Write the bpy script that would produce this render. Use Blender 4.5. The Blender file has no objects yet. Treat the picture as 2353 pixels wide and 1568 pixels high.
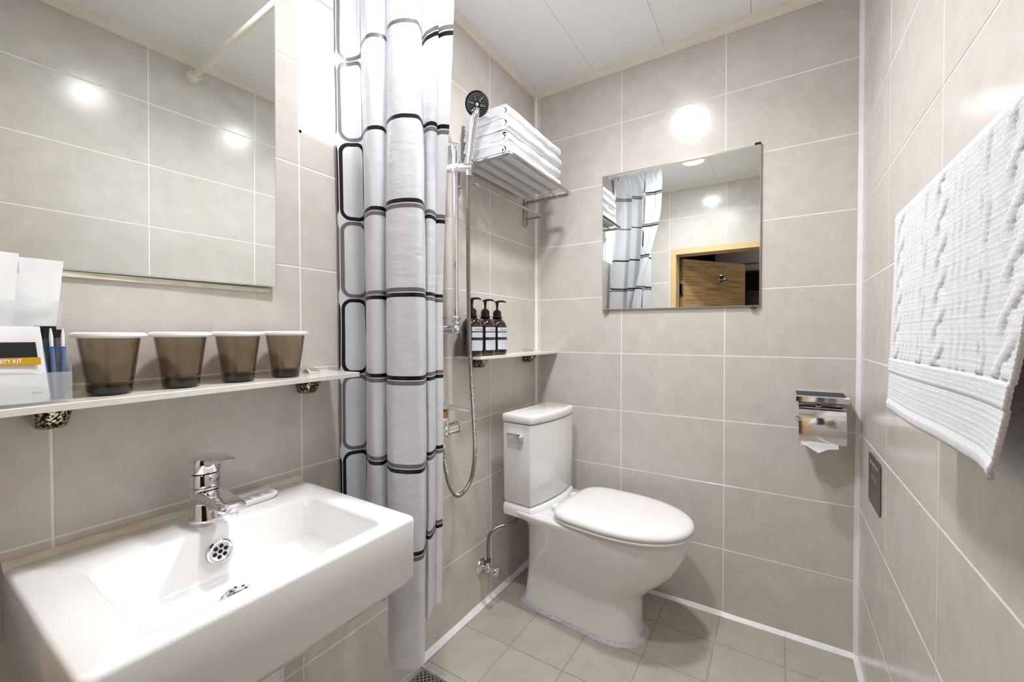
import bpy, bmesh, math, random
from mathutils import Vector, Matrix, Euler, noise
random.seed(7)
sc = bpy.context.scene
COL = sc.collection
PI = math.pi
# ------------------------------------------------------------------ camera, world, light, exposure
CAMP = Vector((0.99710, -1.79426, 1.09028))
Fv = Vector((-0.53512382, 0.84464217, -0.01490295)); Rv = Vector((0.84474825, 0.53516123, -0.0016885)); Uv = Vector((-0.0065493, 0.0134928, 0.99988752))
cd = bpy.data.cameras.new('camera'); cam = bpy.data.objects.new('camera', cd); COL.objects.link(cam)
cam.matrix_world = Matrix(((Rv.x, Uv.x, -Fv.x, CAMP.x), (Rv.y, Uv.y, -Fv.y, CAMP.y), (Rv.z, Uv.z, -Fv.z, CAMP.z), (0, 0, 0, 1)))
cd.sensor_width = 36; cd.lens = 14.6843; cd.clip_start = 0.01; cd.clip_end = 50
sc.camera = cam
w = bpy.data.worlds.new('world'); sc.world = w; w.use_nodes = True
w.node_tree.nodes['Background'].inputs[0].default_value = (0.93, 0.97, 1.0, 1)
w.node_tree.nodes['Background'].inputs[1].default_value = 1.0
sc.view_settings.view_transform = 'Standard'; sc.view_settings.look = 'None'
sc.view_settings.gamma = 1; sc.view_settings.use_curve_mapping = False
sc.view_settings.exposure = 1.56
LAMP_STRENGTH = 42.0          # glow of the two diffusers
LAMP_W = 2.1                 # light each downlight throws
def area(name, loc, rot, sx, sy, power, color=(1, 1, 1)):
    d = bpy.data.lights.new(name, 'AREA'); d.shape = 'RECTANGLE'; d.size = sx; d.size_y = sy; d.energy = power; d.color = color
    o = bpy.data.objects.new(name, d); COL.objects.link(o); o.location = loc; o.rotation_euler = rot
    return o
area('window_daylight', (-0.30, -0.99, 1.90), (0, -PI / 2, 0), 0.7, 0.5, 2.2, (0.95, 0.98, 1.0))   # daylight outside the window

W = 1.2338; D = 1.74; H = 2.258
# ------------------------------------------------------------------ helpers
def srgb(r, g, b):
    f = lambda c: (c / 255 / 12.92) if c / 255 <= 0.04045 else ((c / 255 + 0.055) / 1.055) ** 2.4
    return (f(r), f(g), f(b), 1)
class MB:
    def __init__(s): s.v = []; s.f = []; s.mi = []
    def add(s, vs, fs, mi=0, M=None):
        n = len(s.v)
        s.v += [tuple(M @ Vector(p)) if M else tuple(p) for p in vs]
        s.f += [tuple(i + n for i in f) for f in fs]; s.mi += [mi] * len(fs)
        return s
    def box(s, a, b, mi=0, M=None, ch=0.0):
        x0, y0, z0 = a; x1, y1, z1 = b
        if ch <= 0:
            vs = [(x0, y0, z0), (x1, y0, z0), (x1, y1, z0), (x0, y1, z0), (x0, y0, z1), (x1, y0, z1), (x1, y1, z1), (x0, y1, z1)]
            return s.add(vs, [(0, 3, 2, 1), (4, 5, 6, 7), (0, 1, 5, 4), (1, 2, 6, 5), (2, 3, 7, 6), (3, 0, 4, 7)], mi, M)
        rings = []
        for z, i in ((z0, ch), (z0 + ch * .3, ch * .3), (z0 + ch, 0), (z1 - ch, 0), (z1 - ch * .3, ch * .3), (z1, ch)):
            rings.append(rrect(x0 + i, y0 + i, x1 - i, y1 - i, max(ch, 1e-4), z, 3))
        return s.loft(rings, True, True, mi, M)
    def loft(s, rings, c0=True, c1=True, mi=0, M=None, closed=True):
        n = len(rings[0]); vs = [p for r in rings for p in r]; fs = []
        for k in range(len(rings) - 1):
            for i in range(n if closed else n - 1):
                j = (i + 1) % n
                fs.append((k * n + i, k * n + j, (k + 1) * n + j, (k + 1) * n + i))
        if c0: fs.append(tuple(range(n - 1, -1, -1)))
        if c1: fs.append(tuple((len(rings) - 1) * n + i for i in range(n)))
        return s.add(vs, fs, mi, M)
    def cyl(s, p0, p1, r0, r1=None, n=20, mi=0, caps=True):
        r1 = r0 if r1 is None else r1
        p0 = Vector(p0); p1 = Vector(p1)
        return s.loft([circ(p0, p1 - p0, r0, n), circ(p1, p1 - p0, r1, n)], caps, caps, mi)
    def lathe(s, prof, o=(0, 0, 0), ax=(0, 0, 1), n=28, mi=0, c0=True, c1=True):
        o = Vector(o); ax = Vector(ax).normalized()
        return s.loft([circ(o + ax * h, ax, max(r, 1e-5), n) for r, h in prof], c0, c1, mi)
    def tube(s, pts, r, n=12, mi=0, caps=True, closed=False, ribs=None):
        pts = [Vector(p) for p in pts]; rings = []; N = len(pts)
        t0 = (pts[1] - pts[0]).normalized(); a = Vector((0, 0, 1)) if abs(t0.z) < .9 else Vector((1, 0, 0))
        u = t0.cross(a).normalized()
        for i, p in enumerate(pts):
            if closed: t = pts[(i + 1) % N] - pts[i - 1]
            else: t = pts[min(i + 1, N - 1)] - pts[max(i - 1, 0)]
            t.normalize(); u = (u - t * u.dot(t)).normalized(); v = t.cross(u)
            rr = r[i] if isinstance(r, (list, tuple)) else r
            rings.append([p + u * math.cos(2 * PI * k / n) * rr + v * math.sin(2 * PI * k / n) * rr for k in range(n)])
        if closed: rings.append(rings[0]); caps = False
        return s.loft(rings, caps, caps, mi)
    def sphere(s, c, r, n=16, mi=0, sc_=(1, 1, 1)):
        c = Vector(c); rings = []
        for k in range(1, n // 2):
            a = PI * k / (n // 2)
            rings.append([c + Vector((math.sin(a) * math.cos(2 * PI * i / n) * r * sc_[0], math.sin(a) * math.sin(2 * PI * i / n) * r * sc_[1], -math.cos(a) * r * sc_[2])) for i in range(n)])
        return s.loft(rings, True, True, mi)
    def build(s, name, mats, parent=None, smooth=True, angle=35, sub=0):
        me = bpy.data.meshes.new(name); me.from_pydata(s.v, [], s.f)
        bm = bmesh.new(); bm.from_mesh(me)
        bmesh.ops.remove_doubles(bm, verts=bm.verts, dist=1e-6)
        bmesh.ops.recalc_face_normals(bm, faces=bm.faces)
        bm.to_mesh(me); bm.free()
        if not isinstance(mats, (list, tuple)): mats = [mats]
        for m in mats: me.materials.append(m)
        if len(mats) > 1 and len(me.polygons) == len(s.mi):
            me.polygons.foreach_set('material_index', s.mi)
        o = bpy.data.objects.new(name, me); COL.objects.link(o)
        if parent: o.parent = parent
        if smooth:
            for p in me.polygons: p.use_smooth = True
            me.set_sharp_from_angle(angle=math.radians(angle))
        if sub:
            md = o.modifiers.new('sub', 'SUBSURF'); md.levels = sub; md.render_levels = sub
        return o
def circ(c, ax, r, n, ph=0):
    ax = Vector(ax).normalized(); a = Vector((0, 0, 1)) if abs(ax.z) < .9 else Vector((1, 0, 0))
    u = ax.cross(a).normalized(); v = ax.cross(u)
    return [Vector(c) + u * math.cos(2 * PI * k / n + ph) * r + v * math.sin(2 * PI * k / n + ph) * r for k in range(n)]
def rrect(x0, y0, x1, y1, r, z, k=6):
    r = min(r, (x1 - x0) / 2 * .999, (y1 - y0) / 2 * .999); out = []
    for cx, cy, a0 in ((x1 - r, y1 - r, 0), (x0 + r, y1 - r, PI / 2), (x0 + r, y0 + r, PI), (x1 - r, y0 + r, 1.5 * PI)):
        for i in range(k + 1):
            a = a0 + PI / 2 * i / k; out.append((cx + r * math.cos(a), cy + r * math.sin(a), z))
    return out
def smoothpath(pts, m=8, closed=False):
    P = [Vector(p) for p in pts]; N = len(P); out = []
    rng = N if closed else N - 1
    for i in range(rng):
        if closed: a, b, c, d = P[i - 1], P[i], P[(i + 1) % N], P[(i + 2) % N]
        else: a, b, c, d = P[max(i - 1, 0)], P[i], P[i + 1], P[min(i + 2, N - 1)]
        for k in range(m):
            t = k / m
            out.append(0.5 * ((2 * b) + (c - a) * t + (2 * a - 5 * b + 4 * c - d) * t * t + (3 * b - a - 3 * c + d) * t ** 3))
    if not closed: out.append(P[-1])
    return out
def thing(name, label, cat, loc=(0, 0, 0), rz=0, group=None):
    o = bpy.data.objects.new(name, None); COL.objects.link(o); o.location = loc; o.rotation_euler = (0, 0, rz)
    o.empty_display_size = .03
    return tag(o, label, cat, group)
def tag(o, label, cat, group=None):
    o['label'] = label; o['category'] = cat
    if group: o['group'] = group
    return o
def struct(o): o['kind'] = 'structure'; return o
def sempty(name, loc=(0, 0, 0)):
    o = bpy.data.objects.new(name, None); COL.objects.link(o); o.location = loc; o['kind'] = 'structure'; return o
def copy_tree(o, parent=None):
    c = o.copy(); COL.objects.link(c)
    if parent: c.parent = parent
    for ch in list(o.children): copy_tree(ch, c)
    return c
def text_mb(body, size, width=None, align='LEFT', spacing=1.0, thick=0.0):
    cu = bpy.data.curves.new('t', 'FONT'); cu.body = body; cu.size = size; cu.align_x = align; cu.align_y = 'CENTER'
    cu.resolution_u = 2; cu.space_character = spacing; cu.offset = thick
    ob = bpy.data.objects.new('t', cu); COL.objects.link(ob)
    dg = bpy.context.evaluated_depsgraph_get(); me = bpy.data.meshes.new_from_object(ob.evaluated_get(dg))
    vs = [v.co.copy() for v in me.vertices]; fs = [tuple(p.vertices) for p in me.polygons]
    bpy.data.objects.remove(ob); bpy.data.curves.remove(cu); bpy.data.meshes.remove(me)
    if width and vs:
        mx = max(v.x for v in vs) - min(v.x for v in vs); k = width / mx
        for v in vs: v.x *= k
    return vs, fs
# ------------------------------------------------------------------ materials
def mat(name, col, rough=.5, metal=0.0, **kw):
    m = bpy.data.materials.new(name); m.use_nodes = True; b = m.node_tree.nodes['Principled BSDF']
    b.inputs['Base Color'].default_value = col; b.inputs['Roughness'].default_value = rough; b.inputs['Metallic'].default_value = metal
    for k, v in kw.items(): b.inputs[k].default_value = v
    return m
def nd(m, t, **kw):
    n = m.node_tree.nodes.new(t)
    for k, v in kw.items(): setattr(n, k, v)
    return n
def lk(m, a, b): m.node_tree.links.new(a, b)
def math_n(m, op, a, b=None, c=None):
    n = nd(m, 'ShaderNodeMath', operation=op)
    for i, v in enumerate((a, b, c)):
        if v is None: continue
        if isinstance(v, (int, float)): n.inputs[i].default_value = v
        else: lk(m, v, n.inputs[i])
    return n.outputs[0]
def noisy(m, scale, c1, c2, bump=0.0, bscale=None, detail=5, rough_var=0.0, objrand=0.0):
    """two-tone mottling in object space plus optional bump"""
    b = m.node_tree.nodes['Principled BSDF']; geo = nd(m, 'ShaderNodeNewGeometry')
    n = nd(m, 'ShaderNodeTexNoise'); n.inputs['Scale'].default_value = scale; n.inputs['Detail'].default_value = detail; n.inputs['Roughness'].default_value = .65
    lk(m, geo.outputs['Position'], n.inputs['Vector'])
    r = nd(m, 'ShaderNodeValToRGB'); r.color_ramp.elements[0].position = .3; r.color_ramp.elements[1].position = .7
    r.color_ramp.elements[0].color = c1; r.color_ramp.elements[1].color = c2
    lk(m, n.outputs['Fac'], r.inputs[0]); out = r.outputs[0]
    if objrand:
        oi = nd(m, 'ShaderNodeObjectInfo'); hs = nd(m, 'ShaderNodeHueSaturation')
        mp = nd(m, 'ShaderNodeMapRange'); mp.inputs[3].default_value = 1 - objrand; mp.inputs[4].default_value = 1 + objrand
        lk(m, oi.outputs['Random'], mp.inputs[0]); lk(m, mp.outputs[0], hs.inputs['Value']); lk(m, out, hs.inputs['Color']); out = hs.outputs[0]
    lk(m, out, b.inputs['Base Color'])
    if bump:
        n2 = nd(m, 'ShaderNodeTexNoise'); n2.inputs['Scale'].default_value = bscale or scale; n2.inputs['Detail'].default_value = 3
        lk(m, geo.outputs['Position'], n2.inputs['Vector'])
        bp = nd(m, 'ShaderNodeBump'); bp.inputs['Strength'].default_value = bump; bp.inputs['Distance'].default_value = .001
        lk(m, n2.outputs['Fac'], bp.inputs['Height']); lk(m, bp.outputs[0], b.inputs['Normal'])
    return m
M_tile = noisy(mat('glazed beige wall tile', srgb(205, 193, 182), .21), 14, srgb(203, 195, 187), srgb(216, 209, 202), objrand=.016, detail=10)
M_ftile = noisy(mat('matt taupe floor tile', srgb(176, 164, 148), .5), 14, srgb(172, 164, 152), srgb(188, 180, 168), objrand=.02, detail=8, bump=.15, bscale=300)
M_grout = noisy(mat('white wall grout', srgb(235, 231, 224), .8), 40, srgb(238, 236, 231), srgb(246, 245, 242))
M_fgrout = noisy(mat('grey floor grout', srgb(170, 168, 168), .8), 60, srgb(140, 139, 142), srgb(172, 171, 174))
M_sil = noisy(mat('white silicone', srgb(232, 232, 234), .35), 25, srgb(238, 239, 242), srgb(248, 248, 250))
M_silold = noisy(mat('yellowed silicone', srgb(226, 216, 190), .4), 22, srgb(222, 208, 176), srgb(240, 236, 224))
M_ceil = mat('white ceiling panel', srgb(250, 250, 250), .22)
M_mold = noisy(mat('cream moulding', srgb(233, 222, 200), .35), 30, srgb(238, 230, 214), srgb(243, 237, 224))
M_dark = mat('dark gap', srgb(25, 24, 23), .8)
M_cer = mat('white glazed ceramic', srgb(240, 239, 238), .07); M_cer.node_tree.nodes['Principled BSDF'].inputs['Coat Weight'].default_value = .4
M_seat = mat('white seat plastic', srgb(240, 239, 238), .16)
M_chrome = mat('chrome', (.82, .83, .85, 1), .05, 1.0)
M_steel = mat('satin stainless steel', (.50, .485, .46, 1), .20, 1.0)
M_mirror = mat('mirror glass', (.78, .81, .79, 1), .0, 1.0)
M_medge = mat('mirror edge', srgb(190, 205, 200), .15, .6)
M_quartz = noisy(mat('cream stone shelf', srgb(236, 230, 222), .15), 60, srgb(230, 223, 213), srgb(240, 236, 230))
M_white = mat('white plastic', srgb(243, 243, 244), .3)
M_black = mat('black plastic', srgb(16, 15, 15), .3)
M_rubber = mat('black rubber face', srgb(22, 22, 24), .4)
M_paper = mat('white paper', srgb(240, 240, 242), .85)
M_towel = noisy(mat('white terry cotton', srgb(240, 240, 243), .95), 120, srgb(226, 226, 230), srgb(238, 238, 242), bump=.9, bscale=900)
M_wood = mat('light oak laminate', srgb(214, 178, 128), .4)
def wood_nodes(m):
    b = m.node_tree.nodes['Principled BSDF']; tc = nd(m, 'ShaderNodeTexCoord'); mp = nd(m, 'ShaderNodeMapping'); mp.inputs['Scale'].default_value = (2.5, 2.5, 60)
    n = nd(m, 'ShaderNodeTexNoise'); n.inputs['Scale'].default_value = 1.6; n.inputs['Detail'].default_value = 6
    r = nd(m, 'ShaderNodeValToRGB'); r.color_ramp.elements[0].position = .35; r.color_ramp.elements[1].position = .62
    r.color_ramp.elements[0].color = srgb(168, 128, 82); r.color_ramp.elements[1].color = srgb(216, 181, 132)
    lk(m, tc.outputs['Object'], mp.inputs[0]); lk(m, mp.outputs[0], n.inputs['Vector']); lk(m, n.outputs['Fac'], r.inputs[0]); lk(m, r.outputs[0], b.inputs['Base Color'])
wood_nodes(M_wood)
M_wood2 = mat('light oak frame', srgb(222, 190, 145), .4)
M_amber = mat('brown amber plastic', srgb(38, 18, 12), .06, **{'Transmission Weight': .0, 'Coat Weight': .5})
def smoked():
    m = bpy.data.materials.new('smoky brown acrylic'); m.use_nodes = True; nt = m.node_tree; nt.nodes.clear()
    o = nt.nodes.new('ShaderNodeOutputMaterial'); t = nt.nodes.new('ShaderNodeBsdfTransparent'); lw_ = nt.nodes.new('ShaderNodeLayerWeight'); lw_.inputs[0].default_value = .5; pw = nt.nodes.new('ShaderNodeMath'); pw.operation = 'POWER'; pw.inputs[1].default_value = 3.2; nt.links.new(lw_.outputs['Facing'], pw.inputs[0])
    cm = nt.nodes.new('ShaderNodeMix'); cm.data_type = 'RGBA'; cm.inputs['A'].default_value = (.80, .76, .695, 1); cm.inputs['B'].default_value = (.20, .165, .125, 1); nt.links.new(pw.outputs[0], cm.inputs['Factor']); nt.links.new(cm.outputs['Result'], t.inputs[0])
    g = nt.nodes.new('ShaderNodeBsdfGlossy'); g.inputs['Roughness'].default_value = .03; f = nt.nodes.new('ShaderNodeFresnel'); f.inputs[0].default_value = 1.45
    mx = nt.nodes.new('ShaderNodeMixShader'); ge = nt.nodes.new('ShaderNodeNewGeometry'); mu = nt.nodes.new('ShaderNodeMath'); mu.operation = 'SUBTRACT'; mu.use_clamp = True; nt.links.new(f.outputs[0], mu.inputs[0]); nt.links.new(ge.outputs['Backfacing'], mu.inputs[1]); nt.links.new(mu.outputs[0], mx.inputs[0]); nt.links.new(t.outputs[0], mx.inputs[1]); nt.links.new(g.outputs[0], mx.inputs[2]); nt.links.new(mx.outputs[0], o.inputs[0]); return m
M_smoke = smoked()
M_clear = mat('clear acrylic', (.85, .88, .9, 1), .03, Alpha=.22)
M_orange = mat('orange brown tape', srgb(196, 132, 66), .4)
M_sign = mat('dark bronze sign plate', srgb(84, 74, 70), .35)
M_signp = mat('pale print', srgb(190, 186, 190), .5)
M_signr = mat('rust print', srgb(150, 118, 104), .5)
M_text = mat('grey print', srgb(110, 114, 124), .6)
M_tblack = mat('black print', srgb(20, 19, 24), .5)
M_gold = mat('mustard print', srgb(205, 160, 20), .5)
M_blue = mat('blue plastic', srgb(30, 80, 190), .3)
M_cyan = mat('pale blue paper', srgb(190, 228, 244), .5)
M_hose = mat('dull steel hose', (.36, .34, .31, 1), .3, 1.0)
def speckle():
    m = mat('speckled chrome cone', srgb(40, 40, 38), .12, .9); b = m.node_tree.nodes['Principled BSDF']
    tc = nd(m, 'ShaderNodeTexCoord'); n = nd(m, 'ShaderNodeTexNoise'); n.inputs['Scale'].default_value = 260; n.inputs['Detail'].default_value = 3
    r = nd(m, 'ShaderNodeValToRGB'); r.color_ramp.elements[0].position = .5; r.color_ramp.elements[1].position = .58
    r.color_ramp.elements[0].color = srgb(30, 32, 30); r.color_ramp.elements[1].color = srgb(205, 200, 170)
    lk(m, tc.outputs['Object'], n.inputs['Vector']); lk(m, n.outputs['Fac'], r.inputs[0]); lk(m, r.outputs[0], b.inputs['Base Color']); return m
M_chip = speckle()
def thinfilm(name, col, alpha, rough=.1):
    m = mat(name, col, rough); b = m.node_tree.nodes['Principled BSDF']; b.inputs['Alpha'].default_value = alpha
    return m
M_film = thinfilm('clear plastic film', srgb(232, 236, 236), .35)
M_filmb = thinfilm('dark sachet film', srgb(70, 78, 92), .55, .05)
def frosted():
    m = bpy.data.materials.new('frosted window glass'); m.use_nodes = True; nt = m.node_tree; nt.nodes.clear()
    o = nt.nodes.new('ShaderNodeOutputMaterial'); t = nt.nodes.new('ShaderNodeBsdfTranslucent'); t.inputs[0].default_value = (.95, .97, 1, 1)
    tr = nt.nodes.new('ShaderNodeBsdfTransparent'); mx = nt.nodes.new('ShaderNodeMixShader'); mx.inputs[0].default_value = .45
    nt.links.new(t.outputs[0], mx.inputs[1]); nt.links.new(tr.outputs[0], mx.inputs[2]); nt.links.new(mx.outputs[0], o.inputs[0]); return m
M_frost = frosted()
def emis(name, col, s):
    m = bpy.data.materials.new(name); m.use_nodes = True; b = m.node_tree.nodes['Principled BSDF']
    b.inputs['Base Color'].default_value = col; b.inputs['Emission Color'].default_value = col; b.inputs['Emission Strength'].default_value = s; return m
M_lamp = emis('lamp diffuser', (.955, .98, 1.0, 1), LAMP_STRENGTH)

# ------------------------------------------------------------------ the room shell
TILE_MESH = {}
def tile_mesh(wd, ht, th, m, ch):
    k = (round(wd, 4), round(ht, 4), m.name)
    if k not in TILE_MESH:
        a = ch; vs = [(0, 0, -th), (wd, 0, -th), (wd, ht, -th), (0, ht, -th), (0, 0, -a), (wd, 0, -a), (wd, ht, -a), (0, ht, -a), (a, a, 0), (wd - a, a, 0), (wd - a, ht - a, 0), (a, ht - a, 0)]
        fs = [(0, 3, 2, 1), (8, 9, 10, 11)] + [(i, (i + 1) % 4, 4 + (i + 1) % 4, 4 + i) for i in range(4)] + [(4 + i, 4 + (i + 1) % 4, 8 + (i + 1) % 4, 8 + i) for i in range(4)]
        me = bpy.data.meshes.new('tile'); me.from_pydata(vs, [], fs); me.materials.append(m); TILE_MESH[k] = me
    return TILE_MESH[k]
def tiles(parent, O, U, V, N, us, vs, m=None, gap=.0040, skip=(), th=.006, ch=.0007):
    """lay single tiles over a rectangular grid of joints; skip = rectangles left open"""
    m = m or M_tile; O = Vector(O); U = Vector(U); V = Vector(V); N = Vector(N)
    for i in range(len(us) - 1):
        for j in range(len(vs) - 1):
            rects = [(us[i], vs[j], us[i + 1], vs[j + 1])]
            for (a, b, c, d) in skip:
                nr = []
                for (x0, y0, x1, y1) in rects:
                    if x0 >= c - 1e-4 or x1 <= a + 1e-4 or y0 >= d - 1e-4 or y1 <= b + 1e-4: nr.append((x0, y0, x1, y1)); continue
                    if y0 < b: nr.append((x0, y0, x1, b))
                    if y1 > d: nr.append((x0, d, x1, y1))
                    yy0, yy1 = max(y0, b), min(y1, d)
                    if x0 < a: nr.append((x0, yy0, a, yy1))
                    if x1 > c: nr.append((c, yy0, x1, yy1))
                rects = nr
            for (x0, y0, x1, y1) in rects:
                if x1 - x0 < .006 or y1 - y0 < .006: continue
                g = gap / 2; me = tile_mesh(x1 - x0 - gap, y1 - y0 - gap, th, m, ch)
                o = bpy.data.objects.new('tile', me); COL.objects.link(o); o.parent = parent
                p = O + U * (x0 + g) + V * (y0 + g)
                o.matrix_local = Matrix(((U.x, V.x, N.x, p.x), (U.y, V.y, N.y, p.y), (U.z, V.z, N.z, p.z), (0, 0, 0, 1)))
ROW = [0, .2587, .5087, .7587, 1.0087, 1.2587, 1.5087, 1.7587, 2.0087, 2.236]
G = .0007
WY0, WY1, WZ0, WZ1 = -1.199, -.785, 1.591, 2.06
# left wall (with the window opening)
mb = MB(); T = .14
mb.box((-T, -D - .1, -.05), (-G, WY0, 2.3)); mb.box((-T, WY1, -.05), (-G, .1, 2.3)); mb.box((-T, WY0, -.05), (-G, WY1, WZ0)); mb.box((-T, WY0, WZ1), (-G, WY1, 2.3))
wl = struct(mb.build('wall_left', M_grout, smooth=False))
LY = [-D, -1.6233, -1.1991, -.7847, -.3867, 0]
tiles(wl, (0, 0, 0), (0, 1, 0), (0, 0, 1), (1, 0, 0), LY, ROW, skip=[(WY0, WZ0, WY1, WZ1)])
mb = MB().box((0, G, -.05), (W, .1, 2.3)); wb = struct(mb.build('wall_back', M_grout, smooth=False))
tiles(wb, (0, 0, 0), (1, 0, 0), (0, 0, 1), (0, -1, 0), [0, .0215, .4246, .8277, W], ROW)
mb = MB().box((W + G, -D - .1, -.05), (W + .12, .1, 2.3)); wr = struct(mb.build('wall_right', M_grout, smooth=False))
tiles(wr, (W, 0, 0), (0, 1, 0), (0, 0, 1), (-1, 0, 0), [-D, -1.598, -1.197, -.7952, -.396, 0], [ROW[0]] + [z + .003 for z in ROW[1:]])
# front wall with the doorway the picture is taken through
DX0, DX1, DZ = .272, 1.19, 1.77
mb = MB(); mb.box((-.02, -D - .11, -.05), (DX0, -D - G, 2.3)); mb.box((DX1, -D - .11, -.05), (W, -D - G, 2.3)); mb.box((DX0, -D - .11, DZ), (DX1, -D - G, 2.3))
wf = struct(mb.build('wall_front', M_grout, smooth=False))
tiles(wf, (0, -D, 0), (1, 0, 0), (0, 0, 1), (0, 1, 0), [0, .268, .674, 1.08, W], ROW, skip=[(DX0, 0, DX1, DZ)])
# floor
mb = MB().box((0, -D - .1, -.08), (W, 0, -.0015)); fl = struct(mb.build('floor', M_fgrout, smooth=False))
FX = [0, .018, .214, .418, .619, .818, 1.028, W]; FY = [-D, -1.578, -1.378, -1.178, -.978, -.778, -.578, -.378, -.178, 0]
tiles(fl, (0, 0, 0), (1, 0, 0), (0, 1, 0), (0, 0, 1), FX, FY, m=M_ftile, skip=[(.026, -.962, .182, -.812)], gap=.0038, ch=.0006)
# ceiling of long plastic panels
mb = MB().box((0, -D - .1, H + .004), (W, 0, H + .05)); ce = struct(mb.build('ceiling', M_dark, smooth=False))
LAMPS = [(.517, -1.26), (.597, -.63)]
cx = [0, .304, .607, .912, W]
for i in range(4):
    mb = MB().box((cx[i] + .0006, -D, H), (cx[i + 1] - .0006, 0, H + .004)); mb.build('ceiling_panel', M_ceil, ce, smooth=False)
# crown moulding: stepped cream profile run round the room
def molding(name, p0, p1, inward):
    p0 = Vector(p0); p1 = Vector(p1); n = Vector(inward)
    prof = [(0, -.026), (.004, -.026), (.005, -.022), (.011, -.019), (.012, -.015), (.018, -.011), (.019, -.006), (.025, -.004), (.026, .0), (0, 0)]
    rings = [[p + n * a + Vector((0, 0, H + b)) for a, b in prof] for p in (p0, p1)]
    return struct(MB().loft(rings).build(name, M_mold, smooth=False))
molding('trim_1', (0, -D, 0), (0, 0, 0), (1, 0, 0)); molding('trim_2', (0, 0, 0), (W, 0, 0), (0, -1, 0))
molding('trim_3', (W, -D, 0), (W, 0, 0), (-1, 0, 0)); molding('trim_4', (0, -D, 0), (W, -D, 0), (0, 1, 0))
# silicone beads in the corners and along the floor (slightly uneven)
def bead(name, p0, p1, a, b, wd, jit=.0016, m=M_sil):
    p0 = Vector(p0); p1 = Vector(p1); a = Vector(a); b = Vector(b); rings = []; K = 26
    for k in range(K + 1):
        t = k / K; c = p0.lerp(p1, t); w_ = wd * (1 + .22 * noise.noise(Vector((t * 9, wd * 700, p0.x * 3)))); 
        rings.append([c, c + a * w_, c + a * w_ * .85 + b * w_ * .22, c + a * w_ * .45 + b * w_ * .45, c + a * w_ * .22 + b * w_ * .85, c + b * w_])
    return struct(MB().loft(rings).build(name, m, angle=70))
bead('trim_5', (0, 0, 0), (0, 0, 2.234), (1, 0, 0), (0, -1, 0), .012)
bead('trim_6', (W, 0, 0), (W, 0, 2.234), (-1, 0, 0), (0, -1, 0), .012)
bead('baseboard_left', (0, -.80, 0), (0, 0, 0), (1, 0, 0), (0, 0, 1), .016)
bead('baseboard_back', (0, 0, 0), (W, 0, 0), (0, -1, 0), (0, 0, 1), .013)
bead('baseboard_right', (W, -D, 0), (W, 0, 0), (-1, 0, 0), (0, 0, 1), .014)
# window: white reveal, frame, two sliding sashes with frosted panes
wn = sempty('window_1', (0, 0, 0))
mb = MB(); t = .006
mb.box((-T, WY0, WZ0), (0, WY0 + t, WZ1)); mb.box((-T, WY1 - t, WZ0), (0, WY1, WZ1)); mb.box((-T, WY0, WZ0), (0, WY1, WZ0 + t)); mb.box((-T, WY0, WZ1 - t), (0, WY1, WZ1))
mb.build('window_reveal', M_white, wn, smooth=False)
mb = MB(); f = .026
for a, b in (((-.12, WY0 + t, WZ0 + t), (-.07, WY0 + f, WZ1 - t)), ((-.12, WY1 - f, WZ0 + t), (-.07, WY1 - t, WZ1 - t)), ((-.12, WY0 + f, WZ0 + t), (-.07, WY1 - f, WZ0 + f)), ((-.12, WY0 + f, WZ1 - f), (-.07, WY1 - f, WZ1 - t))): mb.box(a, b)
mb.build('window_frame', M_white, wn, smooth=False)
for k, (z0, z1, xx) in enumerate(((WZ0 + f, 1.856, -.085), (1.842, WZ1 - f, -.105))):
    mb = MB(); s_ = .02
    mb.box((xx - .008, WY0 + f, z0), (xx + .008, WY0 + f + s_, z1)); mb.box((xx - .008, WY1 - f - s_, z0), (xx + .008, WY1 - f, z1)); mb.box((xx - .008, WY0 + f, z0), (xx + .008, WY1 - f, z0 + s_)); mb.box((xx - .008, WY0 + f, z1 - s_), (xx + .008, WY1 - f, z1))
    sash = mb.build('window_sash', M_white, wn, smooth=False)
    MB().box((xx - .002, WY0 + f + s_, z0 + s_), (xx + .002, WY1 - f - s_, z1 - s_)).build('window_pane', M_frost, sash, smooth=False)
# doorway and open door behind the camera (seen in the small mirror)
dr = sempty('door_1', (0, 0, 0))
mb = MB(); fw = .046; y0, y1 = -D - .14, -D + .002
mb.box((DX0, y0, 0), (DX0 + fw, y1, DZ)); mb.box((DX1 - fw, y0, 0), (DX1, y1, DZ)); mb.box((DX0 + fw, y0, DZ - fw), (DX1 - fw, y1, DZ))
mb.build('door_frame', M_wood2, dr, smooth=False)
hx, hy = .335, -1.90; ang = math.atan2(-2.452 + 1.86, .754 - .335)
R_ = Matrix.Translation((hx, hy, 0)) @ Matrix.Rotation(ang, 4, 'Z')
leaf = MB().box((0.012, -.036, .01), (.73, 0, 1.715), M=None).build('door_leaf', M_wood, dr, smooth=False); leaf.matrix_local = R_
for z in (1.42, .9, .25):
    h = MB().box((-.004, -.02, z), (.014, .003, z + .09)).cyl((.004, .006, z), (.004, .006, z + .09), .006).build('hinge', M_steel, leaf)
lock = MB().box((.40, 0.0, 1.545), (.455, .012, 1.60), ch=.003).build('latch_plate', M_chrome, leaf)
MB().cyl((.425, .012, 1.56), (.425, .03, 1.56), .008).box((.425, .02, 1.553), (.475, .032, 1.567), ch=.003).build('latch_knob', M_chrome, lock)
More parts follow.
